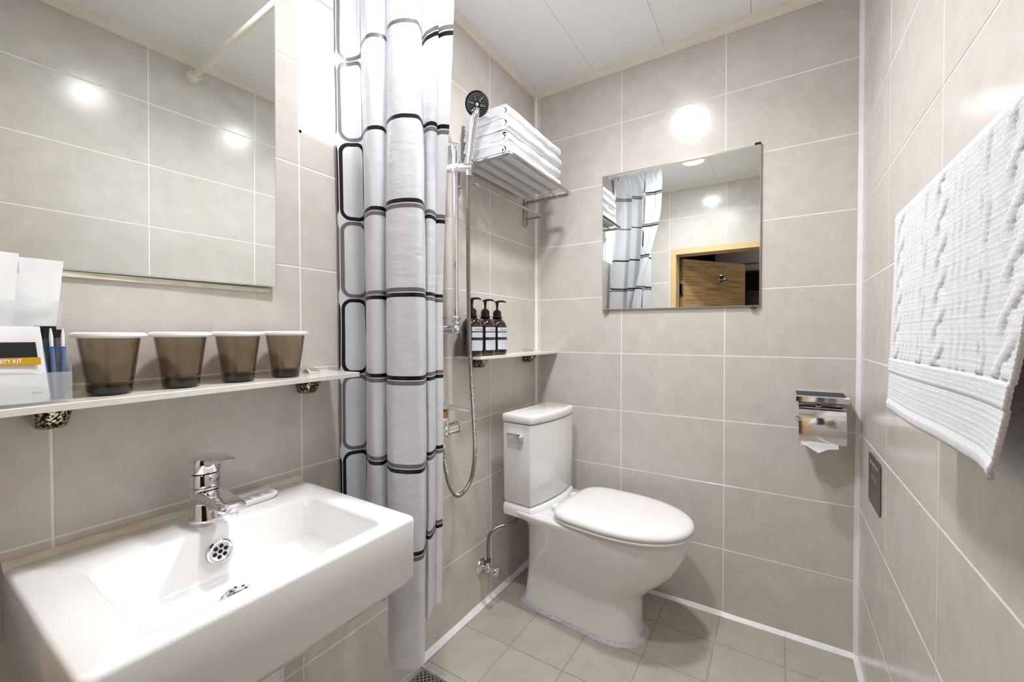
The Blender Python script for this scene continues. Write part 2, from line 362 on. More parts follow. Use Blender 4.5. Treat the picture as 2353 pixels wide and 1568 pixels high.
# hallway behind the door
M_hall = mat('hallway gloom colour', srgb(58, 46, 42), .7); M_marble = noisy(mat('dark brown marble', srgb(50, 36, 34), .2), 9, srgb(38, 28, 27), srgb(84, 66, 62))  # M_hall: gloom of the dark hallway is put into its surface colour
HY = -3.3
mb = MB(); mb.box((-.4, HY - .1, -.05), (2.2, HY, 2.4)); mb.box((-.5, HY - .1, -.05), (-.4, -D - .11, 2.4)); mb.box((2.2, HY - .1, -.05), (2.3, -D - .11, 2.4)); mb.box((-.5, HY, 2.3), (2.3, -D - .11, 2.4))
mb.box((-.4, -D - .11, -.05), (-.02, -D - .1, 2.4)); mb.box((W, -D - .12, -.05), (2.2, -D - .11, 2.4))
struct(mb.build('wall_hallway', M_hall, smooth=False))
struct(MB().box((-.5, HY, -.12), (2.3, -D - .1, -.06)).build('floor_hallway', M_marble, smooth=False))
mp_ = tag(MB().box((.40, HY + .002, -.06), (1.9, HY + .03, 1.55), ch=.002).build('stone_panel', M_marble, smooth=False), 'dark brown marble panel on the hallway wall, reflected in the small mirror', 'wall panel')
ac = thing('wall_cabinet', 'pale pinkish wall unit in the dark hallway, seen only in the small mirror', 'wall unit', (.44, HY + .001, 1.735))
MB().box((0, 0, 0), (1.0, .2, .26), ch=.01).build('body', mat('pale pink plastic', srgb(200, 180, 170), .4), ac)
MB().box((.02, .2, .07), (.98, .204, .076)).build('seam', M_dark, ac, smooth=False)

hl_ = bpy.data.lights.new('hallway_fill', 'AREA'); hl_.shape = 'DISK'; hl_.size = .3; hl_.energy = 2.5; ho_ = bpy.data.objects.new('hallway_fill', hl_); COL.objects.link(ho_); ho_.location = (1.5, -2.7, 2.28)  # added soft fill light so the hallway unit shows; no known fixture here
# ------------------------------------------------------------------ ceiling lamps
def ceiling_lamp(x, y, label):
    t = thing('ceiling_lamp', label, 'ceiling lamp', (x, y, H), group=None)
    MB().lathe([(.060, -.0005), (.060, -.006), (.066, -.010), (.072, -.008), (.076, -.0005)], c0=False, c1=False).build('trim_ring', M_white, t)
    MB().lathe([(.0605, -.0008), (.0605, -.006), (.055, -.0075), (.03, -.0085), (.001, -.009)], c0=True, c1=True).build('diffuser', M_lamp, t)
    d = bpy.data.lights.new('downlight', 'AREA'); d.shape = 'DISK'; d.size = .115; d.energy = LAMP_W; d.color = (.965, .985, 1.0); d.spread = math.radians(138)
    o = bpy.data.objects.new('downlight', d); COL.objects.link(o); o.location = (x, y, H - .0105)
    return t
ceiling_lamp(*LAMPS[0], 'round white recessed ceiling lamp seen lit in the small mirror')
ceiling_lamp(*LAMPS[1], 'round white recessed ceiling lamp nearer the back wall, outside the frame')

# ------------------------------------------------------------------ shower curtain, rod and rings
LOW = [(0.0094, -1.1002), (0.008, -1.0833), (0.0256, -1.0663), (0.0349, -1.0367), (0.0224, -1.015), (0.0836, -1.0709), (0.1316, -1.0997), (0.1595, -1.0998), (0.1649, -1.0786), (0.134, -1.039), (0.1923, -1.0968), (0.2303, -1.1141), (0.2661, -1.1069), (0.2913, -1.0873), (0.2846, -1.062), (0.2456, -1.0157), (0.2195, -0.9967), (0.2397, -1.0017), (0.2387, -0.9845), (0.2179, -0.9504), (0.1935, -0.9362), (0.215, -0.9404), (0.2213, -0.9246)]
TOP = [(0.0166, -1.1139), (0.0294, -1.1053), (0.0402, -1.0866), (0.073, -1.0777), (0.0548, -1.0537), (0.101, -1.0954), (0.1427, -1.1164), (0.1725, -1.1093), (0.1853, -1.0894), (0.1661, -1.0601), (0.2007, -1.0974), (0.2346, -1.1114), (0.2655, -1.1037), (0.2842, -1.0859), (0.2785, -1.0659), (0.2614, -1.0411), (0.2452, -1.0337), (0.2846, -1.0501), (0.3135, -1.0555), (0.3308, -1.0564), (0.3196, -1.0516), (0.342, -1.0493), (0.3651, -1.0406)]
LOW[0] = (.012, -1.1002); LOW[1] = (.012, -1.0833)
RODY, RODZ = -1.05, 2.185
def curtain_mat():
    m = bpy.data.materials.new('white vinyl curtain with cell print'); m.use_nodes = True; nt = m.node_tree; b = nt.nodes['Principled BSDF']
    uv = nd(m, 'ShaderNodeUVMap'); uv.uv_map = 'UVMap'; sp = nd(m, 'ShaderNodeSeparateXYZ'); lk(m, uv.outputs[0], sp.inputs[0]); u = sp.outputs[0]; v = sp.outputs[1]
    # u is stored as metres; B = joints between cells
    d = None; cell = None
    for bj in CB:
        a = math_n(m, 'ABSOLUTE', math_n(m, 'SUBTRACT', u, bj)); g = math_n(m, 'GREATER_THAN', u, bj)
        d = a if d is None else math_n(m, 'MINIMUM', d, a); cell = g if cell is None else math_n(m, 'ADD', cell, g)
    vv = math_n(m, 'DIVIDE', math_n(m, 'SUBTRACT', v, 1.190 - .207 * 20), .207)
    row = math_n(m, 'FLOOR', vv); fr = math_n(m, 'SUBTRACT', vv, row)
    dv = math_n(m, 'MULTIPLY', math_n(m, 'MINIMUM', fr, math_n(m, 'SUBTRACT', 1.0, fr)), .207)
    par = math_n(m, 'MODULO', math_n(m, 'ADD', math_n(m, 'ADD', row, 1.0), math_n(m, 'GREATER_THAN', cell, 2.5)), 2.0)
    midc = math_n(m, 'MULTIPLY', math_n(m, 'GREATER_THAN', cell, 1.5), math_n(m, 'LESS_THAN', cell, 2.5))
    blank = math_n(m, 'MULTIPLY', midc, math_n(m, 'COMPARE', row, 22.0, .3)); par = math_n(m, 'MAXIMUM', par, math_n(m, 'MULTIPLY', math_n(m, 'LESS_THAN', cell, 2.5), math_n(m, 'GREATER_THAN', row, 22.5)))
    gap, r, lw = .0012, .029, .0098
    qx = math_n(m, 'MAXIMUM', math_n(m, 'SUBTRACT', r + gap, d), 0.0); qy = math_n(m, 'MAXIMUM', math_n(m, 'SUBTRACT', r + gap, dv), 0.0)
    ln = math_n(m, 'SQRT', math_n(m, 'ADD', math_n(m, 'MULTIPLY', qx, qx), math_n(m, 'MULTIPLY', qy, qy)))
    ins = math_n(m, 'SUBTRACT', r, ln)
    line = math_n(m, 'MULTIPLY', math_n(m, 'GREATER_THAN', ins, 0.0), math_n(m, 'LESS_THAN', ins, lw)); line = math_n(m, 'MULTIPLY', math_n(m, 'MULTIPLY', line, math_n(m, 'SUBTRACT', 1.0, blank)), math_n(m, 'GREATER_THAN', v, .46))
    cm = nd(m, 'ShaderNodeMix', data_type='RGBA'); cm.inputs['A'].default_value = srgb(22, 20, 22); cm.inputs['B'].default_value = srgb(122, 116, 114); lk(m, par, cm.inputs['Factor'])
    c2 = nd(m, 'ShaderNodeMix', data_type='RGBA'); c2.inputs['A'].default_value = srgb(230, 231, 236); lk(m, line, c2.inputs['Factor']); lk(m, cm.outputs['Result'], c2.inputs['B'])
    lk(m, c2.outputs['Result'], b.inputs['Base Color']); b.inputs['Roughness'].default_value = .32
    tr = nd(m, 'ShaderNodeBsdfTranslucent'); lk(m, c2.outputs['Result'], tr.inputs[0])
    mx = nd(m, 'ShaderNodeMixShader'); mx.inputs[0].default_value = .27; out = nt.nodes['Material Output']
    lk(m, b.outputs[0], mx.inputs[1]); lk(m, tr.outputs[0], mx.inputs[2]); lk(m, mx.outputs[0], out.inputs[0])
    geo = nd(m, 'ShaderNodeNewGeometry'); mpn = nd(m, 'ShaderNodeMapping'); mpn.inputs['Scale'].default_value = (1, 1, 2.2)
    n = nd(m, 'ShaderNodeTexNoise'); n.inputs['Scale'].default_value = 22; n.inputs['Detail'].default_value = 4
    lk(m, geo.outputs['Position'], mpn.inputs[0]); lk(m, mpn.outputs[0], n.inputs['Vector'])
    bp = nd(m, 'ShaderNodeBump'); bp.inputs['Strength'].default_value = .35; bp.inputs['Distance'].default_value = .006
    lk(m, n.outputs['Fac'], bp.inputs['Height']); lk(m, bp.outputs[0], b.inputs['Normal'])
    return m
def curtain():
    m_ = 10; lowp = smoothpath([(x, y, 0) for x, y in LOW], m_); topp = smoothpath([(x, y, 0) for x, y in TOP], m_); n = len(lowp)
    arc = [0]
    for i in range(1, n): arc.append(arc[-1] + (lowp[i] - lowp[i - 1]).length)
    global CB
    CB = [round(arc[int(.55 * m_)], 4), round(arc[int(3.4 * m_)], 4), round(arc[int(15.2 * m_)], 4), round(arc[-1] + .06, 4)]
    zs = [.30 + i * (2.165 - .30) / 90 for i in range(91)]
    vs = []; uvs = []
    for z in zs:
        t = min(1, max(0, (z - 1.15) / .85)); t = t * t * (3 - 2 * t)
        s = min(1, max(0, (z - 1.98) / .185)); s = s * s
        for i in range(n):
            p = lowp[i].lerp(topp[i], t)
            q = Vector((.02 + .345 * i / (n - 1), RODY + .010 * math.sin(i * .45), 0))
            p = p.lerp(q, s * .8)
            k = i / (n - 1)
            zz = z
            if z < .8:                                            # wavy lower hem, the front tube hangs lowest
                hem = .0 if 105 <= i <= 140 else (.0 if i < 105 else .02 + .03 * math.sin((i - 140) * .09))
                zz = z + (.8 - z) / .5 * (.055 - (.055 if 95 <= i <= 142 else 0) - hem * .3 + (.065 if i < 95 else 0))
                flare = (.8 - z) * .02
                p = p + Vector((flare * (.1 - k), flare * math.sin(i * .2) * .3, 0))
            p = p + Vector((.0015 * noise.noise(Vector((i * .13, z * 9, 1))), .0018 * noise.noise(Vector((i * .13, z * 9, 5))), 0))
            if p.x < .006: p.x = .006
            vs.append((p.x, p.y, zz)); uvs.append((arc[i], zz))
    fs = [(a * n + i, a * n + i + 1, (a + 1) * n + i + 1, (a + 1) * n + i) for a in range(len(zs) - 1) for i in range(n - 1)]
    me = bpy.data.meshes.new('shower_curtain'); me.from_pydata(vs, [], fs)
    ul = me.uv_layers.new(name='UVMap')
    for lp in me.loops: ul.data[lp.index].uv = uvs[lp.vertex_index]
    for p in me.polygons: p.use_smooth = True
    me.materials.append(curtain_mat())
    o = bpy.data.objects.new('shower_curtain', me); COL.objects.link(o)
    return o
cur = tag(curtain(), 'white vinyl shower curtain with black and grey rounded cell print, bunched by the window', 'shower curtain')
rod = thing('curtain_rod', 'cream curtain rod across the ceiling, seen in the mirror above the sink', 'curtain rod', (0, RODY, RODZ))
MB().cyl((.004, 0, 0), (W - .004, 0, 0), .0125, n=24).build('pole', M_mold, rod)
for sx, xx in ((1, 0), (-1, W)):
    MB().lathe([(.024, 0), (.024, .010), (.020, .014), (.017, .022), (.014, .026)], (xx, 0, 0), (sx, 0, 0)).build('end_cap', M_mold, rod)
def ring_on(x, tilt):
    mb = MB(); c = Vector((x, 0, - .006)); pts = []
    for k in range(24):
        a = 2 * PI * k / 24; pts.append(c + Vector((math.sin(a) * .018 * math.sin(tilt), math.cos(a) * .019, math.sin(a) * .021 * math.cos(tilt))))
    return mb.tube(pts, .0016, 8, closed=True)
for k in range(9):
    ring_on(.03 + k * .040, .1 * math.sin(k * 2.1)).build('curtain_ring', M_white, rod)
ring_on(W - .05, .5).build('curtain_ring', M_white, rod)

# ------------------------------------------------------------------ mirrors
def mk_mirror(name, label, corners, nrm, th=.005):
    t = thing(name, label, 'mirror', corners[0]); n = Vector(nrm).normalized(); o = Vector(corners[0])
    c = [Vector(p) - o for p in corners]; cen = sum(c, Vector()) / 4
    inn = [p + (cen - p).normalized() * .004 for p in c]
    back = [p - n * th for p in c]
    MB().add(inn, [(0, 1, 2, 3)]).build('mirror_glass', M_mirror, t, smooth=False)
    o2 = MB().add(back + c + inn, [(3, 2, 1, 0)] + [(i, (i + 1) % 4, 4 + (i + 1) % 4, 4 + i) for i in range(4)] + [(4 + i, 4 + (i + 1) % 4, 8 + (i + 1) % 4, 8 + i) for i in range(4)]).build('polished_edge', M_medge, t, smooth=False)
    return t, c, n
mx = lambda y, z: .016 + .026 * (y + 1.26) + .012 * (z - 1.2)
cs = [(mx(y, z), y, z) for y, z in ((-1.267, 1.2015), (-1.267, 2.0), (-1.728, 2.0), (-1.728, 1.197))]
t, c, n = mk_mirror('wall_mirror', 'large frameless mirror on the left wall above the sink and cup shelf', cs[::-1], (1, -.026, -.012))
mb = MB(); mb.box((.0008, -1.72, 1.188), (.005, -1.275, 1.1975)); o = mb.build('adhesive_strip', M_silold, t, smooth=False); o.location = -t.location
cs = [(.344, -.012, 1.2005), (.945, -.012, 1.195), (.945, -.012, 1.785), (.342, -.012, 1.789)]
t, c, n = mk_mirror('wall_mirror', 'smaller frameless mirror on the back wall reflecting the doorway', cs, (0, -1, 0), .008)
for xx, zz in ((.36, 1.19), (.925, 1.187), (.935, 1.7870)):
    o = MB().box((xx - .010, -.014, zz - .001), (xx + .010, -.001, zz + .006)).build('mirror_clip', M_dark if zz > 1.5 else M_steel, t, smooth=False); o.location = -t.location

# ------------------------------------------------------------------ wall shelves
def bracket(parent, y, zt, zb, x=.038):
    b = MB(); b.loft([rrect(.0006, y - .021, x + .018, y + .021, .0155, zb, 6), rrect(.0006, y - .0205, x + .014, y + .0205, .0155, zb - .014, 6), rrect(.0006, y - .018, x + .001, y + .018, .0145, zb - .034, 6), rrect(.0006, y - .015, x - .006, y + .015, .012, zb - .0375, 6)])
    o = b.build('bracket', M_chip, parent)
    MB().loft([rrect(.005, y - .015, x + .016, y + .015, .010, zt, 5), rrect(.005, y - .0155, x + .017, y + .0155, .010, zt + .005, 5), rrect(.005, y - .0145, x + .006, y + .0145, .010, zt + .011, 5), rrect(.007, y - .010, x - .008, y + .010, .008, zt + .0135, 5)]).build('bracket_clip', M_chrome, o)
s1 = thing('wall_shelf', 'long cream stone shelf on the left wall under the large mirror, holding four cups', 'shelf')
s1.rotation_euler = (.0125, 0, 0); s1.location = (0, -1.124, .9985)
MB().loft([[(.0015, -.60, a[0]), (.0015, 0, a[0])][::1] for a in ()] or [rrect(.0015, -.606, .128, 0, .003, -.0105, 3), rrect(.0015, -.606, .128, 0, .003, -.001, 3), rrect(.0025, -.605, .127, -.001, .003, 0, 3)]).build('slab', M_quartz, s1)
for y in (-.075, -.505): bracket(s1, y, .0005, -.011, .045)
MB().box((.0005, -.60, 0), (.004, -.005, .004)).build('silicone_bead', M_silold, s1, smooth=False)
def z1(y): return .9985 + .0125 * (y + 1.124)
s2 = thing('wall_shelf', 'small cream stone shelf in the back corner above the toilet, holding three pump bottles', 'shelf', (0, 0, 1.0125))
MB().loft([rrect(.0015, -.612, .118, -.0015, .002, -.010, 3), rrect(.0015, -.612, .118, -.0015, .002, -.001, 3), rrect(.0025, -.611, .117, -.0025, .002, 0, 3)]).build('slab', M_quartz, s2)
for y in (-.115, -.50): bracket(s2, y, .0, -.0105, .045)

# ------------------------------------------------------------------ cups
def tumbler():
    t = thing('tumbler', '', 'cup')
    ro = [(.0255, 0), (.0275, .003), (.0292, .018), (.0393, .094)]
    prof = [(.0255, 0), (.0275, .002), (.029, .016), (.0392, .0945), (.0372, .0945), (.0275, .022), (.024, .0185), (.001, .018)]
    MB().lathe(prof, n=40, c0=True, c1=True).build('glass', M_smoke, t)
    MB().lathe([(.0242, .0025), (.0262, .005), (.0272, .0165), (.001, .0166)], n=32).build('glass_base', mat('thick dark base', srgb(6, 4, 3), .35) if 'thick dark base' not in bpy.data.materials else bpy.data.materials['thick dark base'], t)
    MB().lathe([(.0385, .0925), (.0450, .0930), (.0472, .0960), (.0465, .0995), (.0445, .1012), (.040, .1020), (.0385, .0995), (.001, .099)], n=40).build('lid', M_white, t)
    return t
cups = tumbler()
for k, (y, l) in enumerate(((-1.570, 'smoky brown tumbler with white lid, nearest the amenity kits'), (-1.4725, 'smoky brown tumbler with white lid, second from the amenity kits'),
                            (-1.375, 'smoky brown tumbler with white lid, second from the shower curtain'), (-1.2775, 'smoky brown tumbler with white lid, nearest the shower curtain'))):
    c = cups if k == 0 else copy_tree(cups)
    c.location = (.066, y + .003, z1(y) + .0005); c.rotation_euler = (0, 0, k * .7); c['label'] = l; c['group'] = 'tumblers on the long shelf'

# ------------------------------------------------------------------ amenity tray and what stands in it (left end of the long shelf)
ty0, ty1 = -1.725, -1.622; zs_ = z1(-1.67) + .001
tr = thing('acrylic_tray', 'clear acrylic tray of sachets on the left end of the long shelf', 'tray', (0, 0, zs_))
mb = MB(); q = .0022
mb.box((.030, ty0, 0), (.122, ty1, .003)); mb.box((.120, ty0, .003), (.122, ty1, .045)); mb.box((.030, ty1 - q, .003), (.120, ty1, .055)); mb.box((.030, ty0, .003), (.032, ty1 - q, .085)); mb.box((.032, ty0, .003), (.120, ty0 + q, .045))
mb.build('tray_body', M_clear, tr, smooth=False)
MB().box((.075, ty0 + q, .003), (.077, ty1 - q, .05)).build('divider', M_clear, tr, smooth=False)
def pouch(name, label, cat, p0, U, V, wd, ht, th, m, puff=1.0, crumple=.002, seed=0, group=None, sx=14, sy=18):
    """a flat soft packet: p0 = lower corner, U = across, V = up"""
    U = Vector(U).normalized(); V = Vector(V).normalized(); N = U.cross(V).normalized(); p0 = Vector(p0)
    t = thing(name, label, cat, p0, group=group); mb = MB()
    for s in (1, -1):
        vs = []
        for j in range(sy + 1):
            for i in range(sx + 1):
                a, b = i / sx, j / sy; bulge = (math.sin(PI * a) * math.sin(PI * b)) ** .5 * th * puff
                nz = crumple * noise.noise(Vector((a * 4 + seed, b * 5, seed)))
                vs.append(U * (a * wd + .3 * nz) + V * (b * ht + nz * .5) + N * (s * bulge + nz))
        fs = [(j * (sx + 1) + i, j * (sx + 1) + i + 1, (j + 1) * (sx + 1) + i + 1, (j + 1) * (sx + 1) + i) for j in range(sy) for i in range(sx)]
        mb.add(vs, fs)
    mb.build('packet', m, t, angle=60)
    return t, U, V, N
zt = zs_ + .0035
kit, U, V, N = pouch('amenity_kit', 'white amenity kit pouch with black and mustard label at the left end of the shelf', 'toiletry pouch', (.115, -1.760, zt), (0, 1, 0), (-.10, -.07, 1), .117, .108, .003, M_paper, seed=3, crumple=.0008)
Mk = Matrix((( U.x, V.x, N.x, 0), (U.y, V.y, N.y, 0), (U.z, V.z, N.z, 0), (0, 0, 0, 1)))
MB().box((.01, .0635, .0046), (.110, .085, .0050), M=Mk).build('black_band', M_tblack, kit, smooth=False)
mb = MB().box((.01, .0530, .0046), (.1125, .0635, .0050), M=Mk); mb.build('mustard_band', M_gold, kit, smooth=False)
vs, fs = text_mb('AMENITY KIT', .0072, .034, thick=.0002); MB().add([(v.x + .061 - min(a.x for a in vs), v.y + .0584, .00525) for v in vs], fs, M=Mk).build('lettering', M_paper, kit, smooth=False)
vs, fs = text_mb('KN', .005, .0085); MB().add([(v.x + .100, v.y + .013, .0042) for v in vs], fs, M=Mk).build('mark', M_text, kit, smooth=False)
MB().box((.003, .044, .0036), (.109, .0446, .0042), M=Mk).build('fold_line', mat('pale fold', srgb(205, 203, 200), .8), kit, smooth=False)
pouch('paper_sachet', 'tall white paper sachet leaning at the back of the tray, nearest the cups', 'sachet', (.060, -1.705, zt), (0, 1, 0.0), (-.02, .10, 1), .068, .211, .003, M_paper, seed=5)
o = MB().box((0, 0, 0), (.0006, .004, .018)).build('printed_mark', mat('lilac print', srgb(196, 198, 216), .6), bpy.data.objects['paper_sachet']); o.location = (.0005, .038, .185)
pouch('paper_sachet', 'tall white paper sachet behind the amenity kit, at the left edge of the photo', 'sachet', (.070, -1.760, zt), (0, 1, 0), (-.03, .08, 1), .080, .215, .004, M_paper, seed=9)
fb, U, V, N = pouch('plastic_bag', 'clear crinkled plastic bag with a pale blue strip, between sachets and kit', 'plastic bag', (.085, -1.722, zt + .03), (0, 1, 0), (0, .10, 1), .088, .115, .003, M_film, seed=12, crumple=.006)
MB().box((-.003, .006, .058), (.001, .080, .074)).build('blue_strip', M_cyan, fb, smooth=False)
for k, (yy, xx, hh, l) in enumerate(((-1.653, .091, .108, 'black topped toothbrush sachet standing next to the amenity kit'), (-1.646, .097, .103, 'black topped razor sachet standing nearest the cups'))):
    t = thing('comb_sachet', l, 'sachet', (xx, yy, zt), group='dark sachets in the tray')
    MB().box((0, 0, 0), (.003, .020, hh - .012)).build('film', M_filmb, t, smooth=False); MB().box((-.0005, -.0005, hh - .012), (.0035, .0205, hh)).build('header', M_black, t, smooth=False)
for k, (yy, dy, l) in enumerate(((-1.647, .004, 'clear wrapped toothbrush with blue collar leaning on the amenity kit'), (-1.6400, .0030, 'clear wrapped toothbrush with blue collar, middle of the three'), (-1.633, .0045, 'clear wrapped toothbrush with blue collar, nearest the cups'))):
    t = thing('toothbrush_pack', l, 'toothbrush', (.108, yy, zt + .001), group='wrapped toothbrushes in the tray'); t.rotation_euler = (.05 * (1 - k), -.06, 0)
    MB().tube([(0, dy, .004), (0, dy * .7, .04), (0, dy * .4, .075)], [.0022, .0030, .0026], 8).build('handle', mat('frosted blue handle', srgb(96, 118, 160), .3) if k == 0 else bpy.data.materials['frosted blue handle'], t)
    MB().box((-.0016, dy * .3 - .003, .070), (.0016, dy * .3 + .003, .077)).build('collar', M_blue, t, smooth=False)
    MB().tube([(0, dy * .3, .077), (0, dy * .2, .092), (0, dy * .1, .104)], [.002, .0022, .001], 8).build('tip', M_white, t)

# ------------------------------------------------------------------ sink
sk = thing('sink', 'white rectangular wall hung ceramic sink with half pedestal under the long shelf', 'sink')
Z = .736; X1 = .402; Y0, Y1 = -1.678, -1.207
rings = [rrect(.05, Y0 + .09, X1 - .13, Y1 - .10, .03, .585), rrect(.02, Y0 + .03, X1 - .03, Y1 - .045, .03, .597), rrect(.002, Y0 + .007, X1 - .008, Y1 - .010, .02, .608), rrect(.002, Y0, X1, Y1, .014, .622),
         rrect(.002, Y0, X1, Y1, .012, Z - .008), rrect(.002, Y0 + .0012, X1 - .0012, Y1 - .0012, .012, Z - .003), rrect(.003, Y0 + .006, X1 - .006, Y1 - .006, .011, Z),
         rrect(.116, Y0 + .060, X1 - .028, Y1 - .044, .026, Z), rrect(.121, Y0 + .064, X1 - .033, Y1 - .049, .026, Z - .002), rrect(.126, Y0 + .070, X1 - .037, Y1 - .053, .026, Z - .008),
         rrect(.136, Y0 + .086, X1 - .044, Y1 - .060, .026, Z - .075), rrect(.142, Y0 + .095, X1 - .050, Y1 - .066, .026, Z - .088), rrect(.155, Y0 + .115, X1 - .065, Y1 - .085, .026, Z - .096),
         rrect(.186, -1.470, .240, -1.415, .027, Z - .103)]
bas = MB().loft(rings, True, True).build('basin', M_cer, sk, angle=80)
ov = Vector((.1345, -1.438, .693)); ax = Vector((1, 0, .13)).normalized()
o = MB().lathe([(.0215, -.002), (.0215, .002), (.019, .0042), (.0165, .0038), (.0160, .0022), (.001, .0022)], ov, ax, 32).build('overflow_ring', M_chrome, sk)
mb = MB(); c0 = ov + ax * .0026; u_ = Vector((0, 1, 0)); v_ = ax.cross(u_)
for k in range(7):
    cc = c0 + (Vector() if k == 6 else (u_ * math.cos(k * PI / 3 + .3) + v_ * math.sin(k * PI / 3 + .3)) * .0096)
    mb.cyl(cc - ax * .0008, cc + ax * .0002, .0036, n=14)
mb.build('overflow_hole', M_dark, o)
dc = Vector((.213, -1.4425, Z - .102))
o = MB().lathe([(.030, 0), (.030, .003), (.027, .006), (.022, .005), (.020, .014), (.017, .016), (.001, .0165)], dc, (0, 0, 1), 32).build('drain_plug', M_chrome, sk)
mb = MB()
for k in range(6): a = k * PI / 3; mb.box((dc.x + math.cos(a) * .011 - .0018, dc.y + math.sin(a) * .011 - .0018, dc.z + .0158), (dc.x + math.cos(a) * .011 + .0018, dc.y + math.sin(a) * .011 + .0018, dc.z + .0167))
mb.build('drain_hole', M_dark, o, smooth=False)
rings = []
for z, a, b, c in ((.002, .20, .085, .03), (.30, .20, .083, .03), (.50, .205, .088, .03), (.592, .225, .105, .03), (.600, .235, .112, .03)):
    rings.append([(.003 if x < .05 else x, y, z) for x, y, z in rrect(.003, -1.435 - b, a, -1.42 + b, .06, z, 8)])
MB().loft(rings).build('pedestal', M_cer, sk, angle=60)
bd = MB(); rings = []
for k in range(31):
    y = Y0 + (Y1 - Y0) * k / 30; j = .0025 * noise.noise(Vector((y * 30, 0, 2)))
    rings.append([(.001, y, Z - .004), (.001, y, Z + .008 + j), (.003, y, Z + .007 + j), (.007, y, Z + .003), (.014 + j, y, Z + .0008), (.016 + j, y, Z - .004)])
bd.loft(rings); bd.build('silicone_bead', M_silold, sk, angle=70)
vs, fs = text_mb('~ ~', .014, .022); mb = MB().add([(.040 + v.y, -1.262 + v.x, Z + .0004) for v in vs], fs); mb.build('stamped_mark', mat('pale mark', srgb(196, 194, 192), .5), sk, smooth=False)
# waste pipe elbow just visible under the rim
wp = tag(MB().tube(smoothpath([(.002, -1.30, .50), (.03, -1.30, .50), (.05, -1.305, .51), (.055, -1.31, .55), (.055, -1.315, .574)], 6), .011, 14).build('supply_pipe', M_chrome), 'short chrome supply pipe under the right end of the sink', 'pipe')

# faucet
fc = thing('faucet', 'chrome single lever basin faucet on the sink ledge', 'faucet', (.073, -1.435, Z + .0005)); fc.scale = (1.04, 1.10, .93)
def ell(cx, cy, z, rx, ry, n=28, sq=0.0):
    out = []
    for k in range(n):
        a = 2 * PI * k / n; c, s = math.cos(a), math.sin(a); p = 1 - sq
        out.append((cx + rx * math.copysign(abs(c) ** p, c), cy + ry * math.copysign(abs(s) ** p, s), z))
    return out
mb = MB(); mb.loft([ell(.002, 0, 0, .030, .0275), ell(.002, 0, .003, .0305, .028), ell(.002, 0, .010, .0295, .027), ell(.000, 0, .030, .0265, .0245), ell(-.002, 0, .050, .0245, .0235), ell(-.003, 0, .066, .024, .0235), ell(-.003, 0, .069, .023, .0225), ell(-.003, 0, .070, .021, .0205)])
mb.build('faucet_body', M_chrome, fc, angle=50)
mb = MB()
def sect(x, z, h, wd, tilt, n=24):
    out = []
    for k in range(n):
        a = 2 * PI * k / n; c, s = math.cos(a), math.sin(a)
        yy = wd * math.copysign(abs(c) ** .6, c); zz = h * math.copysign(abs(s) ** .7, s)
        out.append((x - zz * math.sin(tilt), yy, z + zz * math.cos(tilt)))
    return out
mb.loft([sect(-.002, .047, .020, .0215, 0), sect(.020, .052, .0155, .0215, .05), sect(.045, .0535, .0115, .0205, .05), (sect(.075, .0515, .0105, .0205, -.02)), sect(.098, .0495, .0100, .0205, -.08), sect(.106, .0485, .0085, .0185, -.1), sect(.110, .048, .0055, .0150, -.1)])
mb.build('spout', M_chrome, fc, angle=50)
MB().lathe([(.0125, 0), (.0125, -.008), (.0115, -.010), (.0095, -.0102)], (.092, 0, .0415), (0, 0, 1), 24).build('aerator', M_chrome, fc)
MB().lathe([(.0225, 0), (.0225, .024), (.0215, .026), (.019, .0265)], (-.003, 0, .071), (0, 0, 1), 32).build('cartridge_collar', M_chrome, fc)
mb = MB(); mb.loft([ell(-.003, 0, .0985, .0205, .0205), ell(-.003, 0, .100, .0235, .0228), ell(-.0035, 0, .118, .0255, .0235, sq=.12), ell(-.003, 0, .127, .0245, .0225, sq=.15), ell(-.001, 0, .133, .018, .018, sq=.15), ell(0, 0, .1345, .010, .010)])
lev = mb.build('lever', M_chrome, fc, angle=50)
mb = MB()
def bar(x, z, wd, th): return [(x, yy, zz) for yy, zz in ((-wd, z), (-wd * .85, z + th * .8), (-wd * .4, z + th), (0, z + th * 1.05), (wd * .4, z + th), (wd * .85, z + th * .8), (wd, z), (wd * .85, z - th * .35), (0, z - th * .5), (-wd * .85, z - th * .35))]
mb.loft([bar(-.020, .122, .017, .006), bar(-.005, .126, .0215, .009), bar(.025, .133, .022, .0065), bar(.055, .1365, .020, .0035), bar(.072, .136, .017, .0025), bar(.080, .1345, .012, .0018)])
mb.build('lever_blade', M_chrome, lev, angle=50)
# soap dish
sd = tag(MB().loft([rrect(.026, -1.405, .076, -1.300, .014, Z + .0006), rrect(.022, -1.409, .080, -1.296, .016, Z + .010), rrect(.023, -1.408, .079, -1.297, .015, Z + .0115), rrect(.028, -1.403, .074, -1.302, .012, Z + .0112), rrect(.031, -1.400, .071, -1.305, .011, Z + .0045)]).build('soap_dish', M_white, angle=60), 'white plastic soap dish on the sink ledge beside the faucet', 'soap dish')
mb = MB()
for k in range(4): mb.box((.036, -1.388 + k * .021, Z + .0046), (.066, -1.381 + k * .021, Z + .008))
mb.build('dish_rib', M_white, sd, smooth=False)

